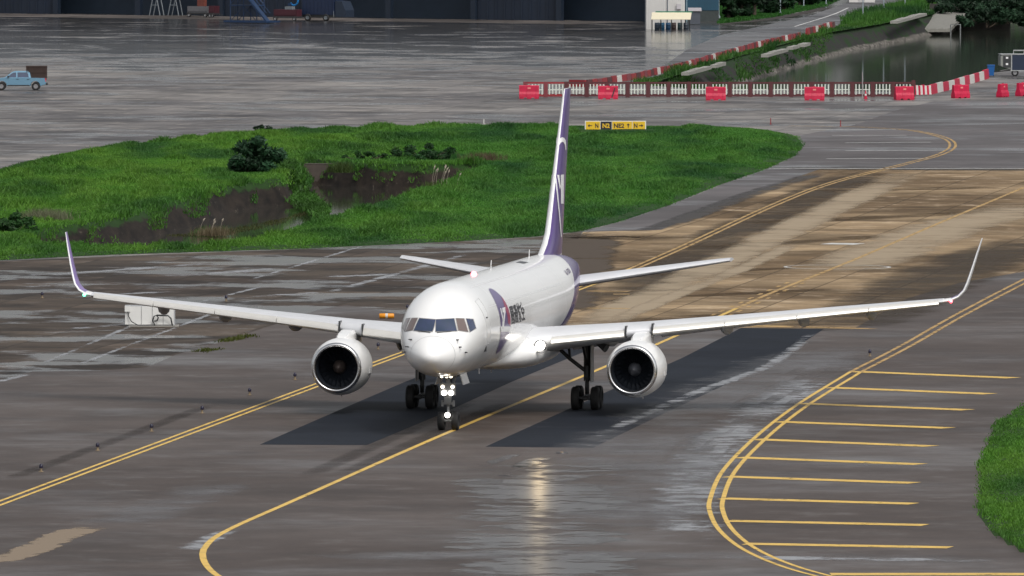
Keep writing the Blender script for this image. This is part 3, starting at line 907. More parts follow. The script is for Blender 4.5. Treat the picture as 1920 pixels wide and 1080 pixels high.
# landing gear
def wheel_mb(c, r, w):
    mb = MB()
    pr = [(-w / 2 * .55, r * .52, 1), (-w / 2 * .8, r * .56, 0), (-w / 2, r * .72, 0), (-w / 2 * .92, r * .9, 0), (-w / 2 * .6, r, 0), (w / 2 * .6, r, 0), (w / 2 * .92, r * .9, 0), (w / 2, r * .72, 0), (w / 2 * .8, r * .56, 0), (w / 2 * .55, r * .52, 1), (w / 2 * .5, 0.02, 1)]
    pr = [(-w / 2 * .5, .02, 1)] + pr
    mb.lathe(pr, c, 'X', 32)
    return mb
mb = MB()
mb.tube([(0, -.02, .42), (0, -.05, .95), (0, -.12, 1.3)], .065, 12)
mb.tube([(0, -.12, 1.25), (0, -.26, 2.7)], .11, 14)
mb.tube([(-.36, 0, .40), (.36, 0, .40)], .055, 10)
mb.box(-.24, .24, -.24, -.06, 1.10, 1.20); mb.box(-.15, .15, -.32, -.1, 1.16, 1.42)
mb.tube([(-.24, -.18, 1.02), (-.24, -.18, 1.28)], .055, 8); mb.tube([(.24, -.18, 1.02), (.24, -.18, 1.28)], .055, 8)
mb.tube([(0, -.2, .98), (0, -.3, .72), (0, -.08, .5)], .035, 8)
mb.tube([(-.22, -.2, 1.9), (-.45, -.25, 2.75)], .045, 8); mb.tube([(.22, -.2, 1.9), (.45, -.25, 2.75)], .045, 8)
mb.tube([(0, .02, 1.6), (0, 1.5, 2.6)], .06, 8)
mb.box(-.34, .34, -.30, -.22, 1.50, 2.02)
NGR = mb.build('nose_gear', M_gearw, AP, True, angle=35)
for sx in (1, -1):
    wheel_mb((sx * .30, 0, .395), .395, .30).build('wheel', [M_tyre, M_hub], NGR, True, angle=50)
    mb = MB(); mb.lathe([(-.05, 0), (-.04, .09), (0, .115), (.06, .11)], (sx * .145, -.34, 1.60), 'Y', 18); mb.build('taxi_light', M_lamp, NGR, True)
    mb = MB(); mb.lathe([(-.04, 0), (-.03, .05), (0, .078), (.06, .075)], (sx * .215, -.34, 1.86), 'Y', 16); mb.build('turnoff_light', M_lampw, NGR, True)
    mb = MB()
    mb.loft([[Vector((sx * .42, .2 + yy, 2.42)), Vector((sx * .46, .2 + yy, 2.42)), Vector((sx * .62, .2 + yy, 1.92)), Vector((sx * .58, .2 + yy, 1.92))] for yy in (0, 1.9)])
    mb.build('gear_door', M_doorin, NGR)
mb = MB(); mb.lathe([(-.05, 0), (-.04, .08), (0, .115), (.06, .11)], (0, -.36, .66), 'Y', 18); mb.build('taxi_light', M_lamp, NGR, True)
for x in (-.22, 0, .18):
    mb = MB(); mb.lathe([(-.03, 0), (-.02, .05), (0, .07), (.05, .07)], (x, -.62, 2.32), 'Y', 12); mb.build('wheel_well_lamp', M_lampw, NGR, True)
mb = MB(); mb.box(-.40, .40, -.6, 1.6, 2.28, 2.40); mb.build('wheel_well', M_dark, NGR)
for sx in (1, -1):
    Y0, X0 = 18.29, sx * 3.66
    mb = MB()
    mb.tube([(X0, Y0, .62), (X0, Y0, 1.35)], .10, 14)
    mb.tube([(X0, Y0, 1.25), (X0, Y0, 2.2), (X0 + sx * .02, Y0 - .1, 3.25)], .155, 14)
    mb.tube([(X0, Y0 - .72, .52), (X0, Y0, .60), (X0, Y0 + .72, .52)], .12, 10)
    for yy in (-.57, .57): mb.tube([(X0 - .52, Y0 + yy, .51), (X0 + .52, Y0 + yy, .51)], .07, 10)
    mb.tube([(X0 - sx * .02, Y0, 1.65), (X0 - sx * .75, Y0, 2.2), (X0 - sx * 1.55, Y0, 2.95)], .085, 10)
    mb.tube([(X0 - sx * .75, Y0, 2.2), (X0 - sx * .85, Y0, 3.0)], .06, 8)
    mb.tube([(X0, Y0 - .16, 1.35), (X0, Y0 - .42, 1.0), (X0, Y0 - .14, .7)], .045, 8)
    mb.tube([(X0, Y0, 1.9), (X0, Y0 - 1.5, 2.9)], .07, 8)
    MG = mb.build('main_gear', M_dark, AP, True, angle=35)
    for xx in (-.43, .43):
        for yy in (-.57, .57):
            wheel_mb((X0 + xx, Y0 + yy, .51), .51, .37).build('wheel', [M_tyre, M_hub], MG, True, angle=50)
    mb = MB(); mb.loft([[Vector((X0 + sx * .20, Y0 - .5, z_)), Vector((X0 + sx * .24, Y0 - .5, z_)), Vector((X0 + sx * .24, Y0 + .55, z_)), Vector((X0 + sx * .20, Y0 + .55, z_))] for z_ in (1.2, 3.0)])
    mb.build('gear_door', simple('gear_door_grey', (.34, .35, .36), .35), MG)
    mb = MB(); mb.tube([(X0 + sx * .5, Y0 - .6, 2.95), (X0 + sx * .95, Y0 - .8, 2.72)], [.08, .2], 10); mb.build('door_actuator', M_gearw, MG)

# ------------------------------------------------------------------ numpy helpers for the ground cover
def inside(px_, py_, poly):
    x, y = np.asarray(px_), np.asarray(py_)
    r = np.zeros(x.shape, bool)
    n = len(poly)
    for i in range(n):
        a, b = poly[i], poly[(i + 1) % n]
        c = ((a[1] > y) != (b[1] > y)) & (x < (b[0] - a[0]) * (y - a[1]) / (b[1] - a[1] + 1e-12) + a[0])
        r ^= c
    return r
def dist(px_, py_, line, closed=False):
    x, y = np.asarray(px_), np.asarray(py_)
    d = np.full(x.shape, 1e9)
    n = len(line)
    for i in range(n if closed else n - 1):
        a, b = line[i], line[(i + 1) % n]
        dx, dy = b[0] - a[0], b[1] - a[1]
        t = np.clip(((x - a[0]) * dx + (y - a[1]) * dy) / (dx * dx + dy * dy + 1e-9), 0, 1)
        d = np.minimum(d, np.hypot(x - a[0] - t * dx, y - a[1] - t * dy))
    return d
_tab = rng.random((256, 256))
def vnoise(x, y):
    xi, yi = np.floor(x).astype(int), np.floor(y).astype(int)
    fx, fy = x - xi, y - yi
    fx, fy = fx * fx * (3 - 2 * fx), fy * fy * (3 - 2 * fy)
    g_ = lambda a, b: _tab[a & 255, b & 255]
    return (g_(xi, yi) * (1 - fx) + g_(xi + 1, yi) * fx) * (1 - fy) + (g_(xi, yi + 1) * (1 - fx) + g_(xi + 1, yi + 1) * fx) * fy
def fbm(x, y, o=4):
    r, a, t = 0, 1, 0
    for k in range(o):
        r = r + a * vnoise(x * 2 ** k + 17 * k, y * 2 ** k + 31 * k); t += a; a *= .5
    return r / t
def grid_mesh(name, x0, x1, nx, y0, y1, ny, hfun, mat, kind='structure'):
    X, Y = np.meshgrid(np.linspace(x0, x1, nx), np.linspace(y0, y1, ny))
    Z = hfun(X, Y)
    co = np.stack([X, Y, Z], -1).reshape(-1, 3)
    i = (np.arange(ny - 1)[:, None] * nx + np.arange(nx - 1)[None]).ravel()
    f = np.stack([i, i + 1, i + nx + 1, i + nx], 1)
    me = bpy.data.meshes.new(name)
    me.vertices.add(len(co)); me.vertices.foreach_set('co', co.ravel())
    me.loops.add(f.size); me.loops.foreach_set('vertex_index', f.ravel())
    me.polygons.add(len(f)); me.polygons.foreach_set('loop_start', np.arange(0, f.size, 4))
    me.polygons.foreach_set('use_smooth', np.ones(len(f), bool))
    me.update(); me.validate()
    me.materials.append(mat)
    o = bpy.data.objects.new(name, me); COL.objects.link(o)
    return tag(o, kind=kind)
def blades(name, pos, h, w, lean, tint, mat, per=5, spread=.18, parent=None, kind='stuff'):
    # many small leaf-sized triangles; pos (n,3), h/w/lean per tuft, tint (n,3)
    n = len(pos)
    N_ = n * per
    p = np.repeat(pos, per, 0) + np.concatenate([rng.normal(0, 1, (N_, 2)) * np.repeat(spread * np.ones(n), per)[:, None], np.zeros((N_, 1))], 1)
    hh = np.repeat(h, per) * rng.uniform(.55, 1.15, N_)
    ww = np.repeat(w, per) * rng.uniform(.6, 1.3, N_)
    az, la = rng.uniform(0, 2 * np.pi, N_), rng.uniform(0, 2 * np.pi, N_)
    ln = np.repeat(lean, per) * rng.uniform(.2, 1.4, N_) * hh
    dx, dy = np.cos(az) * ww / 2, np.sin(az) * ww / 2
    a = p + np.stack([dx, dy, np.zeros(N_)], 1)
    b = p - np.stack([dx, dy, np.zeros(N_)], 1)
    mx, my = np.cos(la) * ln, np.sin(la) * ln
    c = p + np.stack([mx * .35 - dx * .8, my * .35 - dy * .8, hh * .6], 1)
    d = p + np.stack([mx * .35 + dx * .8, my * .35 + dy * .8, hh * .6], 1)
    e = p + np.stack([mx, my, hh], 1)
    co = np.stack([a, b, c, d, e], 1).reshape(-1, 3)
    i = np.arange(N_) * 5
    tri = np.stack([i, i + 1, i + 2, i, i + 2, i + 3, i + 3, i + 2, i + 4], 1).reshape(-1)
    me = bpy.data.meshes.new(name)
    me.vertices.add(len(co)); me.vertices.foreach_set('co', co.ravel())
    me.loops.add(len(tri)); me.loops.foreach_set('vertex_index', tri)
    me.polygons.add(len(tri) // 3); me.polygons.foreach_set('loop_start', np.arange(0, len(tri), 3))
    me.update()
    t = np.repeat(np.repeat(tint, per, 0) * rng.uniform(.8, 1.25, (N_, 1)), 5, 0)
    ca = me.color_attributes.new('tint', 'FLOAT_COLOR', 'POINT')
    ca.data.foreach_set('color', np.concatenate([t, np.ones((len(t), 1))], 1).ravel())
    me.materials.append(mat)
    o = bpy.data.objects.new(name, me); COL.objects.link(o)
    o.parent = parent
    if kind: tag(o, kind=kind)
    return o

def leafmat(name, tr=.35):
    g = G(name)
    c = g.attr('tint')['Color']
    g.set(base=c, rough=.55, spec=.25)
    t = g.n('BsdfTranslucent'); g.put(t.inputs[0], c)
    mx = g.n('MixShader'); mx.inputs[0].default_value = tr
    g.put(mx.inputs[1], g.b.outputs[0]); g.put(mx.inputs[2], t.outputs[0])
    g.put(g.out.inputs[0], mx.outputs[0])
    return g.mat
M_leaf = leafmat('grass_blades')
M_leaf2 = leafmat('foliage', .25)

# ------------------------------------------------------------------ grass island with its drainage ditch
ditch_px = [(60, 430), (160, 417), (250, 397), (330, 375), (400, 352), (470, 343), (520, 338), (552, 318), (560, 296), (640, 304), (700, 308), (800, 310), (920, 308),
            (860, 340), (800, 359), (700, 389), (600, 419), (480, 453), (400, 461), (300, 461), (60, 460)]
DIT = P(ditch_px, .15)
def h_island(X, Y):
    ins = inside(X, Y, ISL)
    d = dist(X, Y, ISL, True)
    z = np.where(ins, .05 + .12 * np.minimum(d / 1.5, 1) + .45 * (fbm(X * .12, Y * .035) - .4) * np.minimum(d / 5, 1), -.08)
    di = inside(X, Y, DIT)
    dd = dist(X, Y, DIT, True)
    t = np.clip(dd / 1.35, 0, 1)
    z = np.where(di, z * (1 - t) - 1.72 * t + .10 * fbm(X * 1.2, Y * .4) * t, z)
    return z
g = G('ditch_lining')
p_ = g.pos()
nz = g.noise(g.map(p_, scale=(1, .25, 1)), 1.2, 6, .65)
x_, y_, z_ = g.sep(p_)
soil = g.mix(g.ramp(nz, .3, .7), (.007, .0055, .0045), (.028, .021, .016))
soil = g.mix(g.ramp(g.noise(g.map(p_, scale=(1.5, .3, 1), loc=(3, 0, 0)), 2.0, 5, .7), .60, .72), soil, (.085, .072, .058))
veg = g.mix(g.noise(p_, .4, 5), (.010, .030, .006), (.025, .065, .012))
hz = g.ramp(g.math('ADD', z_, g.math('MULTIPLY', g.math('SUBTRACT', g.noise(g.map(p_, scale=(1, .2, .6)), .55, 6, .7), .5), 2.6)), -.45, -.2)
g.set(base=g.mix(hz, soil, veg), rough=.85, spec=.2)
M_soil = g.mat
grid_mesh('grass_ground', -44, 27, 230, 150, 476, 330, h_island, M_soil)
g = G('ditch_water')
g.set(base=(.03, .028, .022), rough=.05, spec=.6)
wv = g.noise(g.pos(), .9, 3); g.bump(wv, .05, .05)
M_water = g.mat
polysheet('ditch_water', [(p.x, p.y) for p in P([(40, 425), (330, 372), (500, 334), (560, 292), (940, 304), (860, 345), (700, 394), (480, 458), (40, 470)], -1.5)], -1.50, M_water)

def scatter(poly, n, extra=None):
    xs = [p[0] for p in poly]; ys = [p[1] for p in poly]
    X, Y = rng.uniform(min(xs), max(xs), n), rng.uniform(min(ys), max(ys), n)
    k = inside(X, Y, poly)
    if extra is not None: k &= extra(X, Y)
    return X[k], Y[k]
def in_view(X, Y, m=60):
    # keep the density for what the photograph can plausibly see
    dx, dy = X - CAM.x, Y - CAM.y
    return np.abs(dx / dy - math.tan(PAN)) * FPX < 960 + m + 160
def greens(X, Y, bright=1.0):
    t = fbm(X * .22 + 5, Y * .045 + 3, 4)
    t = np.clip((t - .26) / .36, 0, 1)[:, None]
    q = np.clip((fbm(X * .6 + 50, Y * .12, 3) - .35) / .3, 0, 1)[:, None]
    a, b, c = np.array([.032, .105, .020]), np.array([.082, .220, .024]), np.array([.14, .27, .035])
    col = a * (1 - t) + b * t
    out = (col * (1 - .45 * q) + c * .45 * q * t + col * .45 * q * (1 - t)) * bright
    # the tint turns darker and bluer toward the airplane's tail side
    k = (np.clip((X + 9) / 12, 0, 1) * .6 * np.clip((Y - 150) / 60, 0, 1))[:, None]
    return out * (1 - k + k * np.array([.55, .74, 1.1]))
X, Y = scatter(ISL, 330000, lambda x, y: in_view(x, y) & (~inside(x, y, DIT) | (dist(x, y, DIT, True) < .15 + 1.6 * np.clip(fbm(x * .7 + 4, y * .11 + 2, 3) - .46, 0, 1))))
Z = h_island(X, Y)
cl = fbm(X * .5 + 9, Y * .14, 4)
ed = np.clip(dist(X, Y, ISL, True) / 2.0, .35, 1)
nd = np.clip(1 - dist(X, Y, DIT, True) / 1.6, 0, 1) * np.clip(fbm(X * .5 + 40, Y * .06, 3) * 2 - .4, .2, 1)
hh = (.12 + .42 * np.clip((cl - .45) / .3, 0, 1) ** 1.5 + .22 * nd) * ed
s0 = at(1154, 246)
hh = np.where((np.abs(X - s0.x) < 3.2) & (Y < s0.y + 3) & (Y > s0.y - 16), np.minimum(hh, .13), hh)
hh = np.where((np.abs(X - s0.x) < 3.2) & (Y < s0.y + 3) & (Y > s0.y - 7), .05, hh)
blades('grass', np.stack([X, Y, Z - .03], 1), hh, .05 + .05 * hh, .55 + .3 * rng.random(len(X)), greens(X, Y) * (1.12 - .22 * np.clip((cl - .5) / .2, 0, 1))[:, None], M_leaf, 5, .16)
# sparse growth on the ditch banks and floor
X, Y = scatter(DIT, 70000, lambda x, y: (dist(x, y, DIT, True) < 1.0) & (fbm(x * .9 + 3, y * .09 + 8, 3) > .57))
X2, Y2 = scatter(P([(300, 442), (420, 432), (540, 408), (600, 388), (625, 380), (560, 408), (480, 430), (400, 446)], -1.5), 9000)
X, Y = np.concatenate([X, X2]), np.concatenate([Y, Y2])
tt = np.concatenate([greens(X[:len(X) - len(X2)], Y[:len(Y) - len(Y2)]), np.tile(np.array([.055, .062, .014]), (len(X2), 1))])
blades('ditch_weeds', np.stack([X, Y, h_island(X, Y) - .02], 1), np.full(len(X), .26), np.full(len(X), .06), np.full(len(X), .8), tt, M_leaf, 5, .14)
# bright creeper on the bank by the bush
X, Y = scatter(P([(505, 318), (545, 318), (612, 372), (600, 386), (540, 348)], -.4), 5000)
blades('bank_creeper', np.stack([X, Y, np.maximum(h_island(X, Y), -1.2)], 1), np.full(len(X), .35), np.full(len(X), .13), np.full(len(X), .9), np.tile(np.array([.045, .125, .018]), (len(X), 1)) * (.4 + 1.1 * fbm(X * 1.1, Y * .15, 3))[:, None], M_leaf, 5, .25)
# right hand grass
def h_rg(X, Y):
    return np.where(inside(X, Y, RGR), .05 + .10 * np.minimum(dist(X, Y, RGR, True), 1) + .12 * fbm(X * .4, Y * .1), -.06)
g = G('turf_soil'); g.set(base=g.mix(g.noise(g.pos(), .5, 5), (.012, .035, .006), (.03, .07, .012)), rough=.9, spec=.2)
M_turf = g.mat
grid_mesh('verge_ground', 18, 36, 70, -125, 20, 110, h_rg, M_turf)
X, Y = scatter(RGR, 60000, lambda x, y: in_view(x, y, 100))
cl = fbm(X * .8, Y * .2, 3)
blades('grass', np.stack([X, Y, h_rg(X, Y) - .03], 1), (.07 + .14 * np.clip((cl - .4) / .3, 0, 1)), np.full(len(X), .045), np.full(len(X), .6), greens(X, Y, 1.0), M_leaf, 5, .12)
# weeds growing in the joint of the pavement
def weed(pts, label, n=40):
    a, b = at(*pts[0]), at(*pts[1])
    t = rng.random(n); q = np.array(a)[None] * (1 - t[:, None]) + np.array(b)[None] * t[:, None]
    q[:, :2] += rng.normal(0, .18, (n, 2)) * [1, 3]
    mid = (a + b) / 2
    o = blades('weed_tuft', q - np.array([mid.x, mid.y, 0]), np.full(n, .13), np.full(n, .05), np.full(n, 1.0), np.tile(np.array([.07, .085, .015]), (n, 1)), M_leaf, 6, .10, kind=None)
    o.location = (mid.x, mid.y, 0)
    tag(o, label, 'weed', 'weeds in the pavement joint')
weed(((372, 660), (398, 656)), 'small yellow-green weed tuft in the pavement joint, nearer the camera of the two')
weed(((415, 642), (470, 630)), 'longer yellow-green weed streak along the pavement joint below the white wing', 80)

# ------------------------------------------------------------------ shrubs and reeds
def leafball(name, centres, n, size, col, parent, mat=M_leaf2):
    # leaves spread through several uneven lobes
    k = rng.integers(0, len(centres), n)
    c = np.array([q[:3] for q in centres])[k]; r = np.array([q[3] for q in centres])[k]
    v = rng.normal(0, 1, (n, 3)); v /= np.linalg.norm(v, axis=1)[:, None]
    rad = r * rng.uniform(.55, 1.08, n)
    p = c + v * rad[:, None] * [1, 1, .8]
    a = rng.normal(0, 1, (n, 3)); a[:, 2] *= .6; a /= np.linalg.norm(a, axis=1)[:, None]
    b = np.cross(a, v); b /= np.linalg.norm(b, axis=1)[:, None] + 1e-9
    s_ = size * rng.uniform(.6, 1.4, n)[:, None]
    co = np.stack([p - a * s_, p + b * s_ * .4, p + a * s_, p - b * s_ * .4], 1).reshape(-1, 3)
    co[:, 2] = np.maximum(co[:, 2], .02)
    me = bpy.data.meshes.new(name)
    me.vertices.add(4 * n); me.vertices.foreach_set('co', co.ravel())
    me.loops.add(4 * n); me.loops.foreach_set('vertex_index', np.arange(4 * n))
    me.polygons.add(n); me.polygons.foreach_set('loop_start', np.arange(0, 4 * n, 4))
    me.update()
    lob = rng.uniform(.6, 1.4, len(centres))[k][:, None]
    t = np.repeat(np.array(col)[None] * lob * rng.uniform(.7, 1.35, (n, 1)), 4, 0)
    ca = me.color_attributes.new('tint', 'FLOAT_COLOR', 'POINT')
    ca.data.foreach_set('color', np.concatenate([t, np.ones((4 * n, 1))], 1).ravel())
    me.materials.append(mat)
    o = bpy.data.objects.new(name, me); COL.objects.link(o); o.parent = parent
    return o
M_bark = simple('bark', (.06, .045, .032), .9, var=.3)
def shrub(px_, py_, w, h, label, n=1800, col=(.018, .055, .016), size=.12, name='shrub', cat='shrub', group=None, z=0, d=None):
    q = at(px_, py_, z)
    o = empty(name, label, cat, q, 0, group)
    cs = []
    for k in range(24):
        t = random.uniform(0, 2 * math.pi); rr = random.uniform(0, .95)
        top_ = 1 - .55 * rr
        cs.append((math.cos(t) * rr * w / 2, math.sin(t) * rr * w / 2, h * random.uniform(.15, .92) * top_, h * random.uniform(.10, .27)))
    leafball('foliage', cs, n, size, col, o)
    mb = MB()
    for c in cs[:7]:
        mb.tube([(c[0] * .1, c[1] * .1, -.1), (c[0] * .5, c[1] * .5, c[2] * .5), (c[0], c[1], c[2])], [.05, .035, .015], 5)
    mb.build('stem', M_bark, o)
    return o
shrub(482, 330, 4.7, 3.1, 'large dark leafy bush standing on the grass above the ditch bank', 5200, (.017, .050, .022), .19)
shrub(492, 247, 2.2, .6, 'low dark bush on the far edge of the grass by the apron', 900, (.010, .032, .010), .12)
shrub(25, 440, 3.4, 1.5, 'dark green leafy bush at the left edge above the ditch', 2200, (.022, .068, .016), .14)
shrub(690, 303, 4.2, .9, 'low green bush growing along the far wall of the ditch, left of the wider one', 1500, (.022, .068, .016), .11)
shrub(795, 303, 5.2, 1.7, 'wide dark green bush in the long grass above the far ditch wall', 2400, (.020, .064, .018), .13)
def reed(px_, py_, n, h, col, label, spread, z=.1, plume=None, w=.03, lean=.5):
    q = at(px_, py_, z)
    o = empty('reed_clump', label, 'reeds', q)
    pos = np.stack([rng.normal(0, spread, n), rng.normal(0, spread * 1.5, n), np.full(n, -.05)], 1)
    blades('leaves', pos, np.full(n, h), np.full(n, w), np.full(n, lean), np.tile(np.array(col), (n, 1)), M_leaf, 4, .08, parent=o, kind=None)
    if plume:
        M_plume = simple('reed_plume', (.34, .30, .24), .9)
        for k in range(plume[0]):
            mb = MB()
            x, y = random.gauss(0, spread * 1.2), random.gauss(0, spread)
            hh_ = plume[1] * random.uniform(.7, 1.1); dx = random.uniform(.1, .35)
            mb.tube([(x, y, 0), (x + dx * .4, y, hh_ * .6), (x + dx, y, hh_)], [.012, .010, .008], 4)
            mb.tube([(x + dx * .9, y, hh_ * .93), (x + dx * 1.1, y, hh_ * 1.04), (x + dx * 1.5, y, hh_ * 1.18)], [.015, .055, .01], 5)
            mb.build('plume', M_plume, o)
    return o
reed(85, 415, 320, .85, (.16, .17, .10), 'pale grey-green clump of plume grass left of the ditch', .75)
reed(400, 440, 160, .6, (.15, .12, .07), 'dry straw-coloured reed clump on the ditch floor', .5, -1.4, (5, .9))
reed(905, 304, 200, .75, (.12, .085, .055), 'brown dry grass clump at the right end of the ditch', .7)
reed(640, 322, 120, .8, (.05, .08, .02), 'olive reed clump on the ditch wall below the dark bushes', .4, -.4)
reed(818, 352, 80, .5, (.06, .10, .02), 'clump of grass with pale feathery plumes on the near ditch edge', .5, .1, (9, 1.25))
# culvert headwall in the ditch
q = at(575, 350, -1.7)
o = empty('culvert_headwall', 'stained concrete headwall closing the end of the ditch beside the bush', 'wall', (q.x, q.y, -1.8), R(-8))
mb = MB(); mb.box(-.4, 4.6, 0, .3, 0, 1.75); mb.build('wall', simple('stained_concrete', (.075, .06, .05), .85, var=.5, scale=1.2), o)
mb = MB(); mb.box(-.1, 4.4, -.03, .33, 1.753, 1.80); mb.build('coping', simple('concrete_coping', (.10, .09, .075), .85, var=.4), o)

# ------------------------------------------------------------------ canal and its banks
def h_canal(X, Y):
    ins = inside(X, Y, CAN)
    d = dist(X, Y, CAN, True)
    t = np.clip(d / 2.9, 0, 1)
    z = .25 * np.minimum(d / .6, 1) * (1 - t) - 2.6 * t + .25 * (fbm(X * .5, Y * .1) - .5)
    return np.where(ins, z, -.08)
g = G('canal_bank')
p_ = g.pos()
nz = g.noise(g.map(p_, scale=(1, .22, 1)), .9, 6, .65)
x_, y_, z_ = g.sep(p_)
soil = g.mix(nz, (.014, .014, .015), (.040, .037, .034))
veg = g.mix(g.noise(p_, .4, 5), (.008, .022, .007), (.022, .055, .014))
stone = g.mix(g.ramp(g.noise(g.map(p_, scale=(1, .5, 1)), 2.6, 4, .7), .42, .62), (.05, .046, .04), (.20, .185, .165))
c_ = g.mix(g.ramp(nz, .50, .58), soil, veg)
c_ = g.mix(g.ramp(z_, -.7, -.1), c_, veg)
c_ = g.mix(g.ramp(g.math('ADD', z_, g.math('MULTIPLY', nz, .5)), -1.45, -1.62), c_, stone)
g.set(base=c_, rough=.9, spec=.2)
grid_mesh('canal_bank', 9, 100, 190, 560, 1120, 280, h_canal, g.mat)
g = G('canal_water')
g.set(base=(.022, .028, .020), rough=.07, spec=.5)
g.bump(g.noise(g.map(g.pos(), scale=(1, .4, 1)), .35, 3), .06, .05)
polysheet('canal_water', [(9, 570), (110, 560), (110, 1130), (40, 1130)], -2.2, g.mat)
X, Y = scatter(CAN, 200000, lambda x, y: in_view(x, y) & (dist(x, y, CAN, True) < 2.3) & (fbm(x * .5 + 3, y * .07 + 8, 3) > .41) & (x < 46 + (y - 900) * .06))
cl = fbm(X * .4 + 7, Y * .06, 3)
blades('bank_grass', np.stack([X, Y, h_canal(X, Y) - .02], 1), .2 + .9 * np.clip((cl - .45) / .3, 0, 1), np.full(len(X), .09), np.full(len(X), .6), greens(X, Y, .6), M_leaf, 5, .22)
# grass strip between road and canal
strip_px = [(1180, 158), (1215, 158), (1290, 135), (1380, 107), (1480, 80), (1560, 60), (1640, 47), (1745, 27), (1800, 12), (1790, 4), (1700, 10), (1610, 34), (1560, 52), (1420, 88), (1290, 125)]
STR = P(strip_px)
polysheet('roadside_turf', [(p.x, p.y) for p in STR], .006, M_turf)
X, Y = scatter(STR, 40000)
cl = fbm(X * .4 + 2, Y * .05, 3)
blades('roadside_grass', np.stack([X, Y, np.zeros(len(X))], 1), .15 + .7 * np.clip((cl - .45) / .3, 0, 1), np.full(len(X), .08), np.full(len(X), .6), greens(X, Y, .75), M_leaf, 5, .2)
X, Y = scatter(P([(1575, 46), (1605, 30), (1700, 12), (1745, 8), (1745, 20), (1640, 42)]), 5000)
blades('roadside_grass', np.stack([X, Y, np.zeros(len(X))], 1), np.full(len(X), 1.1), np.full(len(X), .10), np.full(len(X), .4), greens(X, Y, .8), M_leaf, 4, .2)
# lawn left of the road
lawn_px = [(1350, 44), (1420, 36), (1480, 26), (1545, 12), (1575, -2), (1600, -14), (1340, -14)]
LAW = P(lawn_px)
polysheet('lawn_turf', [(p.x, p.y) for p in LAW], .006, M_turf)
X, Y = scatter(LAW, 45000)
blades('lawn_grass', np.stack([X, Y, np.zeros(len(X))], 1), np.full(len(X), .25), np.full(len(X), .09), np.full(len(X), .6), np.tile(np.array([.028, .11, .016]), (len(X), 1)) * (.7 + .6 * fbm(X * .2, Y * .03))[:, None], M_leaf, 4, .2)
# dark soil kerb along the lawn
mb = MB()
ribbon(mb, smooth_line(P([(1345, 46), (1420, 39), (1485, 29), (1550, 15)])), 1.6, .012)
tag(mb.build('soil_edge', simple('dark_soil', (.03, .024, .02), .9, var=.4), fix=False), kind='structure')
# concrete kerb slabs along the canal edge
def slab_run(a, b, k, w, label):
    A, B = at(*a, .2), at(*b, .2)
    d = B - A
    o = empty('concrete_kerb', label, 'kerb', (A.x, A.y, 0), -math.atan2(d.x, d.y), 'concrete kerbs along the canal bank')
    L_ = d.length / k
    for i in range(k):
        mb = MB(); mb.box(-w / 2, w / 2, i * L_ + .15, (i + 1) * L_ - .15, .12, .42 + .05 * (i % 2)); mb.build('slab', M_kerb, o)
M_kerb = simple('kerb_concrete', (.27, .265, .24), .8, var=.2)
slab_run((1284, 140), (1328, 128), 3, .7, 'pale concrete kerb on the canal bank nearest the picket fence')
slab_run((1337, 126), (1356, 121), 2, .6, 'short pale kerb piece just beyond the nearest canal kerb')
slab_run((1433, 106), (1472, 95), 3, .7, 'long pale kerb halfway up the canal bank')
slab_run((1480, 92), (1494, 88.5), 1, .6, 'small pale kerb piece beyond the long halfway kerb')
slab_run((1502, 87), (1513, 83.5), 1, .8, 'single bright kerb block past the small piece')
slab_run((1676, 43), (1731, 28), 5, .9, 'far pale kerb near the canal culvert')
# culvert apron at the far end of the canal
q = at(1768, 26, -.2)
o = empty('culvert', 'grey concrete culvert with sloping apron at the far end of the canal', 'culvert', (q.x, q.y, -2.3), R(-12))
mb = MB(); mb.loft([[Vector((-2, 0, 2.6)), Vector((3, 2, 2.6)), Vector((3, 2, 2.3)), Vector((-2, 0, 2.3))], [Vector((1.5, -34, .9)), Vector((6, -30, .9)), Vector((6, -30, .5)), Vector((1.5, -34, .5))]])
mb.build('apron', simple('culvert_concrete', (.20, .195, .175), .85, var=.3), o)
mb = MB(); mb.box(-2, 8, 2, 2.6, 0, 3.3); mb.build('headwall', simple('culvert_wall', (.055, .05, .045), .85, var=.4), o)
mb = MB(); mb.tube([(6.4, -32, -.4), (6.4, -32, 1.4), (7.4, -31, 1.4), (7.4, -31, -.4)], .09, 6); mb.build('railing', simple('galvanised_rail', (.25, .26, .26), .5, .4), o)
# hedges on the far bank
for i, (x, y, w, h, lb) in enumerate(((1815, 44, 9, 4.5, 'dark hedge clump right beside the canal culvert'), (1850, 50, 10, 3.2, 'dark hedge clump second to the right of the canal culvert'), (1888, 44, 10, 3.6, 'dark hedge clump on the far canal bank near the right edge'),
                                  (1930, 50, 10, 3.4, 'dark hedge clump cut by the right edge on the far bank'), (1800, 20, 8, 3.0, 'low dark hedge clump behind the culvert headwall'), (1870, 22, 12, 3, 'dark hedge clump in the back row on the far canal bank'), (1940, 24, 12, 3, 'dark hedge clump in the back row at the right edge'))):
    shrub(x, y, w, h, lb, 3600, (.018, .046, .022), .30, 'hedge', 'hedge', 'hedges on the far canal bank', z=-1.3 if y > 30 else 0)

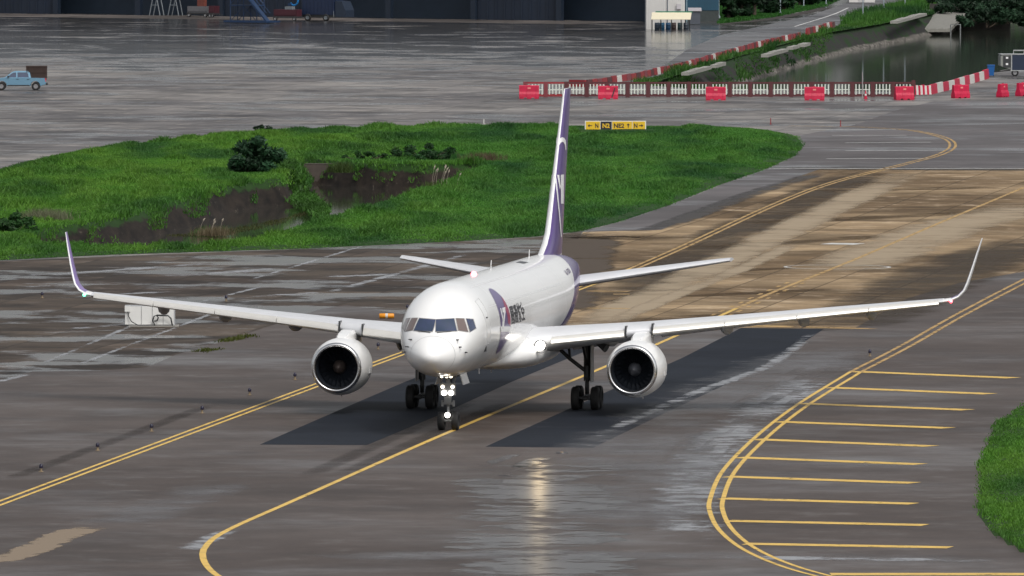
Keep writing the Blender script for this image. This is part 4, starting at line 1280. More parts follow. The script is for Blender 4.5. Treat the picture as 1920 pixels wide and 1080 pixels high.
# ------------------------------------------------------------------ fences and barriers
M_maroon = simple('maroon_plastic', (.085, .018, .022), .55, var=.2)
M_maroonl = simple('maroon_rail', (.20, .035, .045), .5, var=.2)
M_picket = simple('picket_white', (.62, .66, .60), .5, var=.12)
M_redb = simple('barrier_red', (.48, .004, .045), .5, var=.35, scale=2)
M_redw = simple('barrier_worn_red', (.27, .018, .025), .55, var=.25, scale=3)
M_whiteb = simple('barrier_white', (.60, .58, .55), .5, var=.12)
A, B = at(984, 182), at(1712, 182)
d = B - A
FN = empty('picket_fence', 'long maroon barrier fence with white pickets along the canal edge', 'fence', A, math.atan2(d.y, d.x))
np_ = 19
L_ = d.length / np_
for i in range(np_):
    x0 = i * L_
    first = i < 2
    mb = MB(); mb.box(x0 - .14, x0 + .22, -.05, .05, 0, 1.36); mb.build('post', M_maroonl if first else M_maroon, FN)
    mb = MB()
    mb.box(x0 + .22, x0 + L_ - .14, -.03, .03, 1.18, 1.34); mb.box(x0 + .22, x0 + L_ - .14, -.03, .03, .05, .28)
    mb.build('frame', M_redw if first else M_maroon, FN)
    mb = MB()
    for k in range(5):
        xx = x0 + .36 + k * (L_ - .64) / 4
        mb.box(xx - .05, xx + .05, -.055, -.032, .22 + .06 * (k % 2), 1.14)
    mb.box(x0 + .25, x0 + L_ - .2, -.050, -.034, .62, .70)
    mb.build('picket_panel', M_picket, FN)
mb = MB(); mb.box(d.length - .14, d.length + .2, -.05, .05, 0, 1.5); mb.build('post', M_maroon, FN)
def low_barrier(name, label, pts, h, seg, cols, w=.4, gap=.12):
    line = P(pts)
    o = empty(name, label, 'barrier', line[0])
    i = 0
    for li, (a, b) in enumerate(zip(line[:-1], line[1:])):
        v = b - a; n_ = max(1, int(round(v.length / (seg[li] if isinstance(seg, tuple) else seg))))
        u = v.normalized(); g_ = min(gap, .3 * v.length / n_); s_ = Vector((u.y, -u.x, 0)) * w / 2
        for k in range(n_):
            p0 = a + v * (k / n_) + u * g_ / 2 - line[0]; p1 = a + v * ((k + 1) / n_) - u * g_ / 2 - line[0]
            hh_ = h * random.uniform(.92, 1.06)
            up = Vector((0, 0, hh_)); tp = .55
            mb = MB()
            mb.loft([[p0 - s_, p0 + s_, p0 + s_ * tp + up, p0 - s_ * tp + up], [p1 - s_, p1 + s_, p1 + s_ * tp + up, p1 - s_ * tp + up]])
            mb.build('segment', cols[i % len(cols)], o)
            i += 1
    return o
low_barrier('low_barrier', 'long low red and white barrier row running along the road edge into the distance', [(1066, 162), (1100, 163), (1200, 147), (1290, 126), (1420, 89), (1500, 71)], .62, 3.1, [M_redw, M_maroon, M_redw, M_maroonl, M_redw, M_maroon, M_redw, M_whiteb, M_redw, M_maroonl], .3, .3)
low_barrier('low_barrier', 'short far red and white barrier row ending in the roadside grass', [(1512, 66), (1564, 52)], .75, 4.5, [M_redw, M_maroon, M_redw, M_whiteb], .3, .3)
low_barrier('striped_barrier', 'low red and white striped barrier curving up to the blue bin', [(1708, 178), (1744, 177), (1788, 166), (1852, 147)], .85, (.3, 5.6, 5.6), [M_whiteb, M_redb], .3, .0)
def water_barrier(px_, py_, rz, label, dark=False, notch=False):
    q = at(px_, py_)
    o = empty('water_barrier', label, 'barrier', q, rz, 'red plastic water barriers across the closed taxiway')
    mb = MB()
    def prof(x):
        k = 1.0
        return [Vector((x, y * k, z)) for y, z in ((-.30, .10), (-.27, .40), (-.17, .62), (-.14, 1.12), (-.10, 1.18), (.10, 1.18), (.14, 1.12), (.17, .62), (.27, .40), (.30, .10))]
    xs = [-.88, -.86, -.62, -.60, -.25, -.23, .23, .25, .60, .62, .86, .88]
    rr = []
    for x in xs:
        k = 1 if abs(x) < .87 else .93
        sh = .04 if .24 < abs(x) < .61 else 0
        rr.append([Vector((x, p.y * k * (1 - sh * 2), p.z)) for p in prof(x)])
    mb.loft(rr)
    mb.build('body', M_redb, o, False)
    for sx in (-1, 0, 1):
        mb = MB(); mb.box(sx * .66 - .2, sx * .66 + .2, -.28, .28, 0, .098); mb.build('foot', M_redb, o)
    mb = MB(); mb.box(-.14, .14, -.175, -.155, .86, 1.0); mb.build('emblem', simple('barrier_emblem', (.75, .25, .22), .5), o)
    mb = MB(); mb.lathe([(1.178, .09), (1.23, .09), (1.235, .0)], (.0, 0, 0), 'Z', 12); mb.build('filler_cap', M_redb, o)
    if notch:
        mb = MB(); mb.loft([[Vector((.30, -.19, .2)), Vector((.42, -.19, .2)), Vector((.42, -.30, .2)), Vector((.30, -.30, .2))], [Vector((.56, -.13, 1.0)), Vector((.66, -.13, 1.0)), Vector((.66, -.19, 1.0)), Vector((.56, -.19, 1.0))]])
        mb.build('torn_patch', simple('torn_dark', (.05, .02, .025), .7), o)
        mb = MB(); mb.box(.0, .3, -.145, .145, 1.182, 1.2); mb.build('tape', simple('torn_dark2', (.06, .02, .03), .7), o)
    return o
water_barrier(992, 185, 0, 'red water barrier at the left end of the picket fence')
water_barrier(1140, 186, 0, 'red water barrier with a dark tear on its right side, right of the airplane fin', notch=True)
water_barrier(1342, 188, 0, 'red water barrier square-on before the middle of the picket fence')
water_barrier(1527, 188, 0, 'red water barrier square-on just left of the traffic cone')
water_barrier(1695, 187, R(22), 'slightly turned red water barrier at the right end of the picket fence')
water_barrier(1801, 184, R(38), 'turned red water barrier standing alone below the striped barrier')
water_barrier(1880, 182, R(66), 'red water barrier seen nearly end-on, second from the right edge')
water_barrier(1917, 180, R(60), 'red water barrier cut by the right edge of the picture')
def cone(px_, py_, h, label):
    q = at(px_, py_)
    o = empty('traffic_cone', label, 'traffic cone', q)
    mb = MB(); mb.box(-.2, .2, -.2, .2, 0, .04); mb.build('base', M_redw, o)
    mb = MB(); mb.lathe([(.04, .15, 0), (.3 * h / .75, .105, 1), (.45 * h / .75, .08, 0), (h, .025, 0), (h, 0, 0)], (0, 0, 0), 'Z', 14); mb.build('body', [M_redb, M_whiteb], o, True)
cone(1623, 186, .8, 'small red traffic cone standing in front of the picket fence')
def post(px_, py_, h, r, mat, label, name='post', cat='post', group=None):
    q = at(px_, py_)
    o = empty(name, label, cat, q, 0, group)
    mb = MB(); mb.tube([(0, 0, 0), (0, 0, h)], [r, r * .8], 8); mb.build('pole', mat, o, True, angle=40)
    mb = MB(); mb.box(-r * 2, r * 2, -r * 2, r * 2, 0, .03); mb.build('base_plate', mat, o)
    return o
M_post = simple('post_white', (.6, .6, .57), .5)
post(1617, 184, 2.3, .05, simple('thin_pole_grey', (.3, .27, .27), .5), 'thin grey pole behind the traffic cone at the picket fence')
post(907, 240, .7, .06, M_post, 'short white marker post on the far grass edge left of the fin')
post(1445, 233, .5, .04, M_redw, 'short reddish stake on the apron beyond the grass tip, left of two')
post(1576, 237, .5, .04, M_redw, 'short reddish stake on the apron beyond the grass tip, right of two')
# blue bin
q = at(1858, 143)
o = empty('blue_bin', 'blue wheeled bin at the end of the striped barrier', 'bin', q)
M_bin = simple('bin_blue', (.01, .10, .32), .45)
mb = MB(); mb.loft([[Vector((sx * w_, sy * w_, z_)) for sx, sy in ((-1, -1), (1, -1), (1, 1), (-1, 1))] for w_, z_ in ((.26, .08), (.34, 1.0))]); mb.build('body', M_bin, o)
mb = MB(); mb.box(-.37, .37, -.38, .38, 1.003, 1.1); mb.build('lid', M_bin, o)
for sx in (-1, 1):
    mb = MB(); mb.lathe([(-.04, 0), (-.04, .1), (.04, .1), (.04, 0)], (sx * .25, .25, .1), 'X', 12); mb.build('wheel', M_tyre, o)
# dark equipment trailer at the right edge
q = at(1876, 143)
o = empty('equipment_trailer', 'dark blue equipment trailer with pale rounded end at the right edge', 'trailer', q, R(4))
M_navy = simple('navy_panel', (.012, .022, .05), .4)
M_frame = simple('pale_frame', (.35, .36, .36), .45)
mb = MB(); mb.box(1.05, 6, 0, 2.2, .55, 2.05); mb.build('body', M_navy, o)
mb = MB(); mb.loft([[Vector((x, y, z)) for x, z in ((.02, 1.0), (.02, 1.9), (.14, 2.02), (1.047, 2.02), (1.047, .62))] for y in (0.02, 2.18)]); mb.build('end_cowl', simple('cowl_grey', (.24, .25, .23), .5), o)
mb = MB()
mb.box(1.0, 1.1, -.05, -.003, .5, 2.1); mb.box(0, 6, -.04, 2.2, 2.053, 2.12); mb.box(1.1, 6, -.05, -.003, .50, .58)
mb.build('frame', M_frame, o)
mb = MB()
mb.box(.25, 1.0, -.03, .017, .85, 1.95, 0); mb.build('control_panel', M_dark, o)
for zz in (1.75, 1.15):
    mb = MB(); mb.box(.5, .72, -.05, -.031, zz - .08, zz + .1); mb.build('gauge', M_slat, o)
for xx in (1.3, 2.7):
    mb = MB(); mb.tube([(xx, .5, 2.1), (xx, .5, 2.45), (xx + 1.0, .5, 2.45), (xx + 1.0, .5, 2.1)], .06, 6); mb.build('lifting_bar', M_frame, o)
for xx in (1.4, 4.6):
    mb = MB(); wheel_mb((0, 0, 0), .34, .22); m2 = wheel_mb((0, 0, 0), .34, .22)
    m2.v = [(v[1] + xx, v[0] + .15, v[2] + .34) for v in m2.v]; m2.build('wheel', [M_tyre, M_hub], o, True, angle=50)
mb = MB(); mb.tube([(1.0, .9, .55), (-.9, .9, .35)], .05, 6); mb.build('drawbar', M_dark, o)

# ------------------------------------------------------------------ taxiway sign
A, B = at(1098, 246), at(1210, 246)
SG = empty('taxiway_sign', 'yellow and black taxiway direction sign with letters and arrows on the grass edge', 'sign', A, math.atan2((B - A).y, (B - A).x))
Wd = (B - A).length
M_sy = simple('sign_yellow', (.72, .46, .02), .45, var=.05)
M_sb = simple('sign_black', (.02, .02, .03), .45)
xs = [0, .245 * Wd, .44 * Wd, .78 * Wd, Wd]
mb = MB(); mb.box(-.06, Wd + .06, .003, .22, .05, .82); mb.build('cabinet', simple('sign_frame', (.70, .70, .66), .5), SG)
for i in range(4):
    mb = MB(); mb.box(xs[i] + .03, xs[i + 1] - .02, -.02, 0, .10, .77); mb.build('panel', M_sb if i == 1 else M_sy, SG)
for k in range(4):
    mb = MB(); mb.tube([(.5 + k * (Wd - 1) / 3, .1, -.1), (.5 + k * (Wd - 1) / 3, .1, .08)], .05, 6); mb.build('leg', M_frame, SG)
def sign_text(txt, x0, x1, mat, h=.36):
    me = text_mesh(txt, 1.0, .035)
    co = np.array([v.co[:] for v in me.vertices]); mn, mx = co.min(0), co.max(0)
    mb = MB()
    mb.add([(x0 + (v.co.x - mn[0]) / (mx[0] - mn[0]) * (x1 - x0), -.026, .26 + (v.co.y - mn[1]) / (mx[1] - mn[1]) * h) for v in me.vertices], [p.vertices[:] for p in me.polygons])
    bpy.data.meshes.remove(me)
    mb.build('letters', mat, SG, fix=False)
def arrow(x, z, ang, mat):
    mb = MB()
    pts = [(-.17, -.035), (.04, -.035), (.04, -.13), (.19, 0), (.04, .13), (.04, .035), (-.17, .035)]
    c, s_ = math.cos(ang), math.sin(ang)
    mb.add([(x + a * c - b * s_, -.026, z + a * s_ + b * c) for a, b in pts], [(0, 1, 5, 6), (2, 3, 4)])
    mb.build('arrow', mat, SG, fix=False)
arrow(.35, .44, math.pi, M_sb); sign_text('N', .76, 1.02, M_sb)
sign_text('N2', xs[1] + .18, xs[2] - .18, M_sy)
sign_text('NE2', xs[2] + .16, xs[2] + .98, M_sb); arrow(xs[3] - .32, .44, math.pi / 2, M_sb)
sign_text('N', xs[3] + .14, xs[3] + .42, M_sb); arrow(Wd - .36, .44, 0, M_sb)

# ------------------------------------------------------------------ small airfield things
M_blue = simple('blue_lens', (.012, .010, .030), .25)
M_base = simple('light_base_yellow', (.22, .165, .10), .5, var=.2)
def edge_light(px_, py_, label, s_=1.0):
    q = at(px_, py_)
    o = empty('taxiway_light', label, 'edge light', q, 0, 'blue taxiway edge lights')
    mb = MB(); mb.lathe([(0, .11), (.02, .11), (.03, .05), (.16, .04), (.17, .06)], (0, 0, 0), 'Z', 12); mb.build('stem', M_base, o, True, angle=40)
    mb = MB(); mb.lathe([(.165, .075), (.26, .08), (.32, .05), (.335, 0)], (0, 0, 0), 'Z', 12); mb.build('lens', M_blue, o, True)
    for c in o.children: c.scale = (s_, s_, s_)
for x, y, lb in ((77, 885, 'blue taxiway light nearest the lower left corner'), (183, 845, 'blue taxiway light second up the left row'), (284, 809, 'blue taxiway light third up the left row'), (379, 775, 'blue taxiway light fourth up the left row'),
                 (468, 741, 'blue taxiway light left of the near engine, beside the double line'), (553, 712, 'blue taxiway light closest to the near engine'), (709, 655, 'blue taxiway light between the near engine and the nose'),
                 (79, 559, 'blue taxiway light below the left winglet on the brown concrete'), (424, 565, 'blue taxiway light just above the right-hand airplane wing mid span'), (764, 583, 'blue taxiway light beside the cockpit roof line'), (1631, 668, 'blue taxiway light beside the right double line')):
    edge_light(x, y, lb)
# orange and white roll
q = at(725, 597)
o = empty('orange_marker', 'orange marker roll with a white band lying behind the wing root', 'marker', q)
mb = MB(); mb.lathe([(-.38, 0), (-.38, .10), (-.34, .13), (-.06, .13), (-.059, .13), (.06, .13), (.34, .13), (.38, .10), (.38, 0)], (0, 0, .13), 'X', 18); mb.build('roll', simple('marker_orange', (.72, .27, .01), .45), o, True, angle=40)
mb = MB(); mb.lathe([(-.06, .134), (.06, .134)], (0, 0, .13), 'X', 18); mb.build('band', M_whiteb, o, True)
# white equipment cabinet beyond the wing
A, B = at(234, 612), at(328, 612)
o = empty('equipment_cabinet', 'white panelled equipment cabinet with black hoses behind the wing on the left', 'cabinet', A, 0)
Wd = (B - A).length
M_cab = simple('cabinet_white', (.68, .68, .66), .45, var=.06)
mb = MB(); mb.box(0, Wd, 0, .8, .06, 1.06); mb.build('body', simple('cabinet_joint', (.36, .37, .38), .5), o)
for k in range(4):
    mb = MB(); mb.box(.30 + k * (Wd - .33) / 4 if k else .02, .27 + (k + 1) * (Wd - .33) / 4, -.05, -.003, .10, 1.02); mb.build('panel', M_cab, o)
mb = MB(); mb.box(.0, .28, -.14, -.053, .75, 1.04); mb.build('switch_box', M_cab, o)
mb = MB(); mb.tube([(.16, -.12, .76), (.2, -.14, .5), (.35, -.2, .25), (.7, -.3, .06), (1.5, -.4, .04)], .025, 6); mb.build('cable', M_dark, o)
mb = MB(); mb.tube([(1.55, -.25, .02), (1.42, -.25, .3), (1.48, -.25, .52), (1.62, -.25, .58), (1.70, -.25, .45), (1.64, -.25, .30), (1.5, -.25, .28)], .035, 8)
mb.tube([(1.62, -.25, .58), (2.2, -.25, .56), (2.34, -.25, .42), (2.42, -.25, .02)], .04, 8); mb.build('hose', M_dark, o, True)
mb = MB(); mb.box(.2, Wd + .2, -.5, 1.0, 0, .055); mb.build('plinth', simple('plinth', (.26, .25, .23), .8), o)
# inset light
q = at(1053, 850)
o = empty('inset_light', 'small dark inset pavement light in front of the right asphalt patch', 'pavement light', q)
mb = MB(); mb.lathe([(0, .26), (.03, .24), (.05, .15), (.055, 0)], (0, 0, .006), 'Z', 16, sc=(1, .9)); mb.build('rim', M_dark, o, True, angle=40)
mb = MB(); mb.box(-.05, .07, -.18, -.1, .03, .08); mb.build('lens', simple('inset_lens', (.3, .22, .15), .3), o)

# ------------------------------------------------------------------ pickup truck with a crate
q0, q1 = at(3, 169), at(68, 169)
PT = empty('pickup_truck', 'light blue double-cab pickup truck driving left on the far apron', 'pickup truck', ((q0.x + q1.x) / 2, q0.y, 0), math.pi)
# local: +X forward
M_pk = simple('pickup_blue', (.17, .33, .46), .22, .35, var=.04, coat=.6)
M_pkd = simple('pickup_trim', (.02, .025, .03), .5)
def car_loft(prof, w, mat, name, par, inset=.06):
    # side profile (x,z) extruded to width with rounded shoulder
    mb = MB()
    n = len(prof)
    ys = [(-w / 2, .97), (-w / 2 + inset, 1.0), (w / 2 - inset, 1.0), (w / 2, .97)]
    cx = sum(p[0] for p in prof) / n; cz = sum(p[1] for p in prof) / n
    mb.loft([[Vector((cx + (p[0] - cx) * k, y, cz + (p[1] - cz) * k)) for p in prof] for y, k in ys])
    return mb.build(name, mat, par, True, angle=35)
def arch(cx, r, z0, n=8, a0=0, a1=180):
    return [(cx + r * math.cos(R(a0 + (a1 - a0) * k / n)), .40 + r * math.sin(R(a0 + (a1 - a0) * k / n))) for k in range(n + 1)]
body = [(2.42, .55), (2.45, .80), (2.35, 1.02), (1.35, 1.16), (-.55, 1.16), (-2.38, 1.12), (-2.48, .9), (-2.45, .55)] + [(x, z) for x, z in arch(-1.55, .47, .4, 8, 180, 0)] + [(x, z) for x, z in arch(1.55, .47, .4, 8, 180, 0)]
BD = car_loft(body, 1.80, M_pk, 'body', PT)
cab = [(1.25, 1.15), (.55, 1.68), (.30, 1.74), (-.85, 1.74), (-1.0, 1.66), (-1.12, 1.15)]
mb = MB()
mb.loft([[Vector((x, y * (1 - .16 * (z - 1.15) / .6), z)) for x, z in cab] for y in (-.86, .86)])
CB = mb.build('cab', M_pk, PT, True, angle=30)
for sy in (-1, 1):
    for wq in ([(1.05, 1.18), (.52, 1.60), (.22, 1.62), (.22, 1.18)], [(.10, 1.18), (.10, 1.62), (-.72, 1.62), (-.86, 1.50), (-.92, 1.18)]):
        mb = MB(); vs = [Vector((x, sy * (.86 * (1 - .16 * (z - 1.15) / .6) + .006), z)) for x, z in wq]
        mb.add(vs, [tuple(range(len(vs)))]); mb.build('side_window', M_glass, CB, fix=False)
    mb = MB(); mb.box(.85, 1.0, sy * .9 - .1, sy * .9 + .1, 1.15, 1.32); mb.build('mirror', M_pkd, PT)
    for xx in (.2, -.75):
        mb = MB(); mb.box(xx - .22, xx, sy * .905 - .012, sy * .905 + .012, .98, 1.03); mb.build('door_handle', M_pkd, PT)
    mb = MB(); mb.box(-2.47, -2.38, sy * .80 - .09, sy * .80 + .09, .80, 1.10); mb.build('tail_light', simple('tail_red', (.5, .02, .03), .3), PT)
    mb = MB(); mb.box(2.30, 2.42, sy * .66 - .18, sy * .66 + .18, .78, .96); mb.build('headlight', M_slat, PT)
    for xx in (-1.55, 1.55):
        m2 = wheel_mb((0, 0, 0), .38, .24); m2.v = [(v[1] + xx, v[0] + sy * .78, v[2] + .38) for v in m2.v]
        m2.build('wheel', [M_tyre, M_hub], PT, True, angle=50)
    mb = MB(); mb.box(-1.0, 1.0, sy * .86 - .06, sy * .86 + .06, .40, .50); mb.build('sill', M_pkd, PT)
mb = MB(); mb.box(-2.6, -2.46, -.8, .8, .48, .66); mb.build('rear_bumper', M_pkd, PT)
mb = MB(); mb.box(2.42, 2.52, -.8, .8, .42, .62); mb.build('front_bumper', M_pkd, PT)
mb = MB(); vs = [Vector((1.22, y * .8, 1.19)) + Vector((.012, 0, .01)) for y in (-1, 1)] + [Vector((.58, y * .72, 1.66)) + Vector((.012, 0, .01)) for y in (1, -1)]; mb.add(vs, [(0, 1, 2, 3)]); mb.build('windscreen', M_glass, CB, fix=False)
mb = MB(); mb.tube([(.9, .6, 1.45), (.6, .6, 2.0)], .015, 4); mb.build('aerial', M_pkd, CB)
o = empty('cargo_crate', 'dark brown slatted crate carried on the pickup bed', 'crate', (PT.location.x + 1.6, PT.location.y, 1.0), 0)
M_crate = simple('crate_brown', (.040, .024, .020), .8, var=.3)
mb = MB()
for k in range(9):
    x = -.85 + k * 1.7 / 8
    mb.box(x - .08, x + .08, -.72, -.68, .1, 1.15); mb.box(x - .08, x + .08, .68, .72, .1, 1.15)
for zz in (.12, .6, 1.08): mb.box(-.93, .93, -.75, -.723, zz, zz + .1); mb.box(-.93, .93, .723, .75, zz, zz + .1)
mb.box(-.9, .9, -.677, .677, .08, 1.13)
mb.build('slats', M_crate, o)
mb = MB(); mb.box(-.95, .95, -.76, .76, 1.152, 1.2); mb.build('lid', M_crate, o)

# ------------------------------------------------------------------ hangar and the things standing before it
A, B = at(0, 25), at(1212, 41)
u = (B - A).normalized()
ang = math.atan2(u.y, u.x)
HL = (B - A).length
HG = empty('hangar', 'wide dark blue maintenance hangar along the far side of the apron', 'hangar', A, ang)
M_hdark = simple('hangar_interior', (.022, .038, .062), .6, var=.3, scale=.3)  # navy colour paints distant haze over the dark interior
M_hdoor = simple('hangar_door', (.009, .016, .031), .6, var=.5, scale=.25)
M_hcol = simple('hangar_column', (.011, .019, .034), .5, var=.2)
M_hfas = simple('hangar_fascia', (.055, .068, .09), .5, var=.15, scale=.3)
mb = MB(); mb.box(-62, HL, 5, 5.4, 0, 16); mb.build('back_wall', M_hdark, HG)  # set shallow behind the front so skylight reaches it
mb = MB(); mb.box(-62, -61.6, .3, 5, 0, 16); mb.box(HL - .4, HL, .3, 5, 0, 16); mb.build('side_wall', M_hdark, HG)
mb = MB(); mb.loft([[Vector((x, -1.0, 16.003)), Vector((x, 7, 17.6)), Vector((x, 15, 16.003)), Vector((x, 15, 16.4)), Vector((x, 7, 18.0)), Vector((x, -1.0, 16.4))] for x in (-62.5, HL + .5)]); mb.build('roof', M_hfas, HG)
mb = MB(); mb.box(-62, HL, -.25, .25, 7.2, 16); mb.build('fascia', M_hfas, HG)
nb = 13
for k in range(nb):
    x0 = -62 + (HL + 62) * k / nb; x1 = -62 + (HL + 62) * (k + 1) / nb
    mb = MB(); mb.box(x0 - .35, x0 + .35, -.4, .3, 0, 7.197); mb.build('column', M_hcol, HG)
    if k % 3 == 2:
        mb = MB()
        mb.box(x0 + .352, x1 - .352, .05, .12, 0, 7.19)
        nn = 10
        for i in range(nn):
            xx = x0 + .6 + (x1 - x0 - 1.2) * i / (nn - 1); mb.box(xx - .12, xx + .12, -.03, .047, .05, 7.1)
        mb.build('door_panel', M_hdoor, HG)
mb = MB(); ribbon(mb, [A - u * 62 + Vector((-u.y, u.x, 0)) * -9, B + Vector((-u.y, u.x, 0)) * -9], 17, .004)
tag(mb.build('hangar_apron', pavement('hangar_apron_concrete', (.10, .09, .085), (.17, .15, .14), 5, .4, wet=(.5, .7), wetdark=.5, wr=.2), fix=False), kind='structure')

M_bsteel = simple('blue_steel', (.010, .032, .085), .5, var=.3)
M_orange = simple('faded_orange', (.15, .042, .03), .6, var=.2)
M_redc = simple('cart_red', (.055, .012, .020), .55, var=.2)
M_grey = simple('steel_grey', (.16, .18, .20), .5, var=.2)
def put(name, label, cat, px_, py_, rz=ang, group=None):
    return empty(name, label, cat, at(px_, py_), rz, group)
o = put('access_stand', 'blue lattice maintenance stand with sloping stairs before the hangar', 'work stand', 432, 43)
for x in (0, 1.8, 3.6):
    for y in (0, 1.6):
        mb = MB(); mb.tube([(x, y, .15), (x, y, 6.0)], .06, 6); mb.build('upright', M_bsteel, o)
mb = MB()
for zz in (2.0, 4.0): mb.box(-.1, 3.7, -.1, 1.7, zz, zz + .12)
mb.build('platform', M_bsteel, o)
mb = MB()
for z0 in (.2, 2.2):
    for y in (0, 1.6):
        mb.tube([(0, y, z0), (1.8, y, z0 + 1.75)], .04, 5); mb.tube([(3.6, y, z0), (1.8, y, z0 + 1.75)], .04, 5)
mb.build('bracing', M_bsteel, o)
mb = MB(); mb.loft([[Vector((x, -.3, z)), Vector((x, -1.1, z)), Vector((x, -1.1, z - .25)), Vector((x, -.3, z - .25))] for x, z in ((5.6, .3), (2.0, 4.1))]); mb.build('stair', M_bsteel, o)
for y in (-.3, -1.1):
    mb = MB(); mb.tube([(5.6, y, 1.2), (2.0, y, 5.0)], .04, 5); mb.build('handrail', M_bsteel, o)
mb = MB(); mb.box(-.2, 5.7, -1.2, 1.8, .1, .3); mb.build('base_frame', M_bsteel, o)
for k, (x, lb) in enumerate(((290, 'pale grey A-frame trestle by the hangar, left of two'), (325, 'pale grey A-frame trestle by the hangar, right of two'))):
    o = put('trestle', lb, 'trestle', x, 29, ang, 'trestles before the hangar')
    for y in (0, .9):
        for sx in (-1, 1):
            mb = MB(); mb.tube([(sx * .75, y, 0), (sx * .12, y, 2.8)], .07, 6); mb.build('leg', M_grey, o)
    mb = MB(); mb.box(-.3, .3, -.1, 1.0, 2.75, 2.9); mb.box(-.45, .45, -.03, .03, 1.2, 1.3); mb.build('top', M_grey, o)
def cart(name, label, x, y, w, h, mat, box2=None):
    o = put(name, label, 'ground cart', x, y)
    mb = MB(); mb.box(0, w, 0, 1.2, .35, .55); mb.build('chassis', M_dark, o)
    mb = MB(); mb.box(.05, w - .05, .05, 1.15, .553, h); mb.box(.15, w - .15, .0, .047, .7, h - .15); mb.build('body', mat, o)
    if box2:
        mb = MB(); mb.box(w * .45, w * .75, .2, .9, h + .003, h + box2[0]); mb.build('hood', box2[1], o)
    for xx in (.35, w - .35):
        m2 = wheel_mb((0, 0, 0), .26, .18); m2.v = [(v[1] + xx, v[0] - .02, v[2] + .26) for v in m2.v]; m2.build('wheel', [M_tyre, M_hub], o, True, angle=50)
    mb = MB(); mb.tube([(w, .6, .4), (w + .8, .6, .3)], .04, 6); mb.build('tow_bar', M_dark, o)
cart('service_cart', 'pale service cart with a faded orange unit on top before the hangar', 350, 32, 3.0, 1.3, simple('cart_pale', (.12, .12, .13), .6, var=.25), (1.4, M_orange))
cart('service_cart', 'small dark red service cart beside the blue maintenance stand', 390, 33, .95, 1.4, M_redc)
cart('service_cart', 'long red service cart between the blue stand and the navy box truck', 512, 39, 3.3, 1.35, M_redc, (.35, M_grey))
o = put('hose_reel', 'bright blue hoop-shaped hose reel standing on the red cart', 'hose reel', 536, 38)
mb = MB(); mb.tube([(.75 + .55 * math.cos(t), .6, 2.3 + .55 * math.sin(t)) for t in np.linspace(-2.6, 2.6, 16)], .12, 8); mb.build('hoop', simple('bright_blue', (.01, .16, .42), .4), o, True)
mb = MB(); mb.box(.1, .5, .3, .9, 1.72, 2.0); mb.build('stand', M_bsteel, o)
o = put('box_truck', 'navy blue box truck parked before the dark hangar', 'truck', 566, 39)
mb = MB(); mb.box(0, 4.4, 0, 2.2, .75, 3.3)
for k in range(9): mb.box(.15 + k * .5, .2 + k * .5, -.03, -.003, .85, 3.2)
mb.build('cargo_box', simple('truck_navy', (.012, .022, .055), .45, var=.2), o)
mb = MB(); mb.box(0, 4.5, .1, 2.1, .45, .747); mb.build('chassis', M_dark, o)
for xx in (.8, 3.3):
    m2 = wheel_mb((0, 0, 0), .42, .25); m2.v = [(v[1] + xx, v[0] + .05, v[2] + .42) for v in m2.v]; m2.build('wheel', [M_tyre, M_grey], o, True, angle=50)
mb = MB(); mb.loft([[Vector((4.5, y, .5)), Vector((5.9, y, .5)), Vector((5.9, y, 1.3)), Vector((5.4, y, 2.3)), Vector((4.5, y, 2.4))] for y in (.1, 2.1)]); mb.build('cab', simple('truck_cab', (.02, .03, .05), .4), o)
mb = MB(); mb.tube([(4.42, -.1, .5), (4.42, -.1, 1.2)], .04, 5); mb.build('mudguard', M_grey, o)

# ------------------------------------------------------------------ white building, shelter, blue building, mast
A, B = at(1211.5, 55), at(1279, 50)
o = empty('white_building', 'small white corrugated building beside the dark hangar', 'building', A, 0)
wW = B.x - A.x
M_wwall = simple('white_cladding', (.58, .57, .55), .6, var=.08, scale=.8)
mb = MB(); mb.box(0, wW, 0, 7, 0, 5)
for k in range(18): mb.box(k * wW / 18 + .03, k * wW / 18 + .09, -.03, -.003, .1, 4.9)
mb.build('wall', M_wwall, o)
mb = MB(); mb.box(-.2, wW + .2, -.3, 7.3, 5.003, 5.3); mb.build('roof', simple('building_roof', (.12, .15, .13), .6), o)
mb = MB(); mb.box(wW - .95, wW - .45, -.3, -.06, 2.3, 2.9); mb.build('air_unit', simple('unit_pale', (.5, .48, .5), .5), o)
mb = MB(); mb.tube([(wW * .55, -.08, 0), (wW * .55, -.08, 4.8)], .06, 6); mb.build('downpipe', M_grey, o)
mb = MB(); mb.box(-.003, .02, .1, 6.9, 3.0, 3.05); mb.build('trim', M_grey, o)
q = at(1221, 57)
o = empty('drum_shelter', 'low shelter with cream roof and green ridge over the drums', 'shelter', q, 0)
M_cream = simple('cream_roof', (.68, .62, .46), .5, var=.06)
mb = MB(); mb.loft([[Vector((0, 0, 1.22)), Vector((4.45, 0, 1.22)), Vector((4.45, 0, 1.28)), Vector((0, 0, 1.28))], [Vector((.1, 1.6, 1.95)), Vector((4.6, 1.6, 1.95)), Vector((4.6, 1.6, 2.01)), Vector((.1, 1.6, 2.01))]]); mb.build('roof', M_cream, o)
mb = MB(); mb.box(.5, 4.7, 1.603, 1.75, 1.95, 2.14); mb.build('ridge', simple('ridge_green', (.03, .18, .11), .5), o)
for x in (.1, 1.1, 2.3, 3.4, 4.35):
    for y in (.08, 1.5):
        mb = MB(); mb.tube([(x, y, 0), (x, y, 1.2 + y * .44)], .05, 6); mb.build('post', M_dark, o)
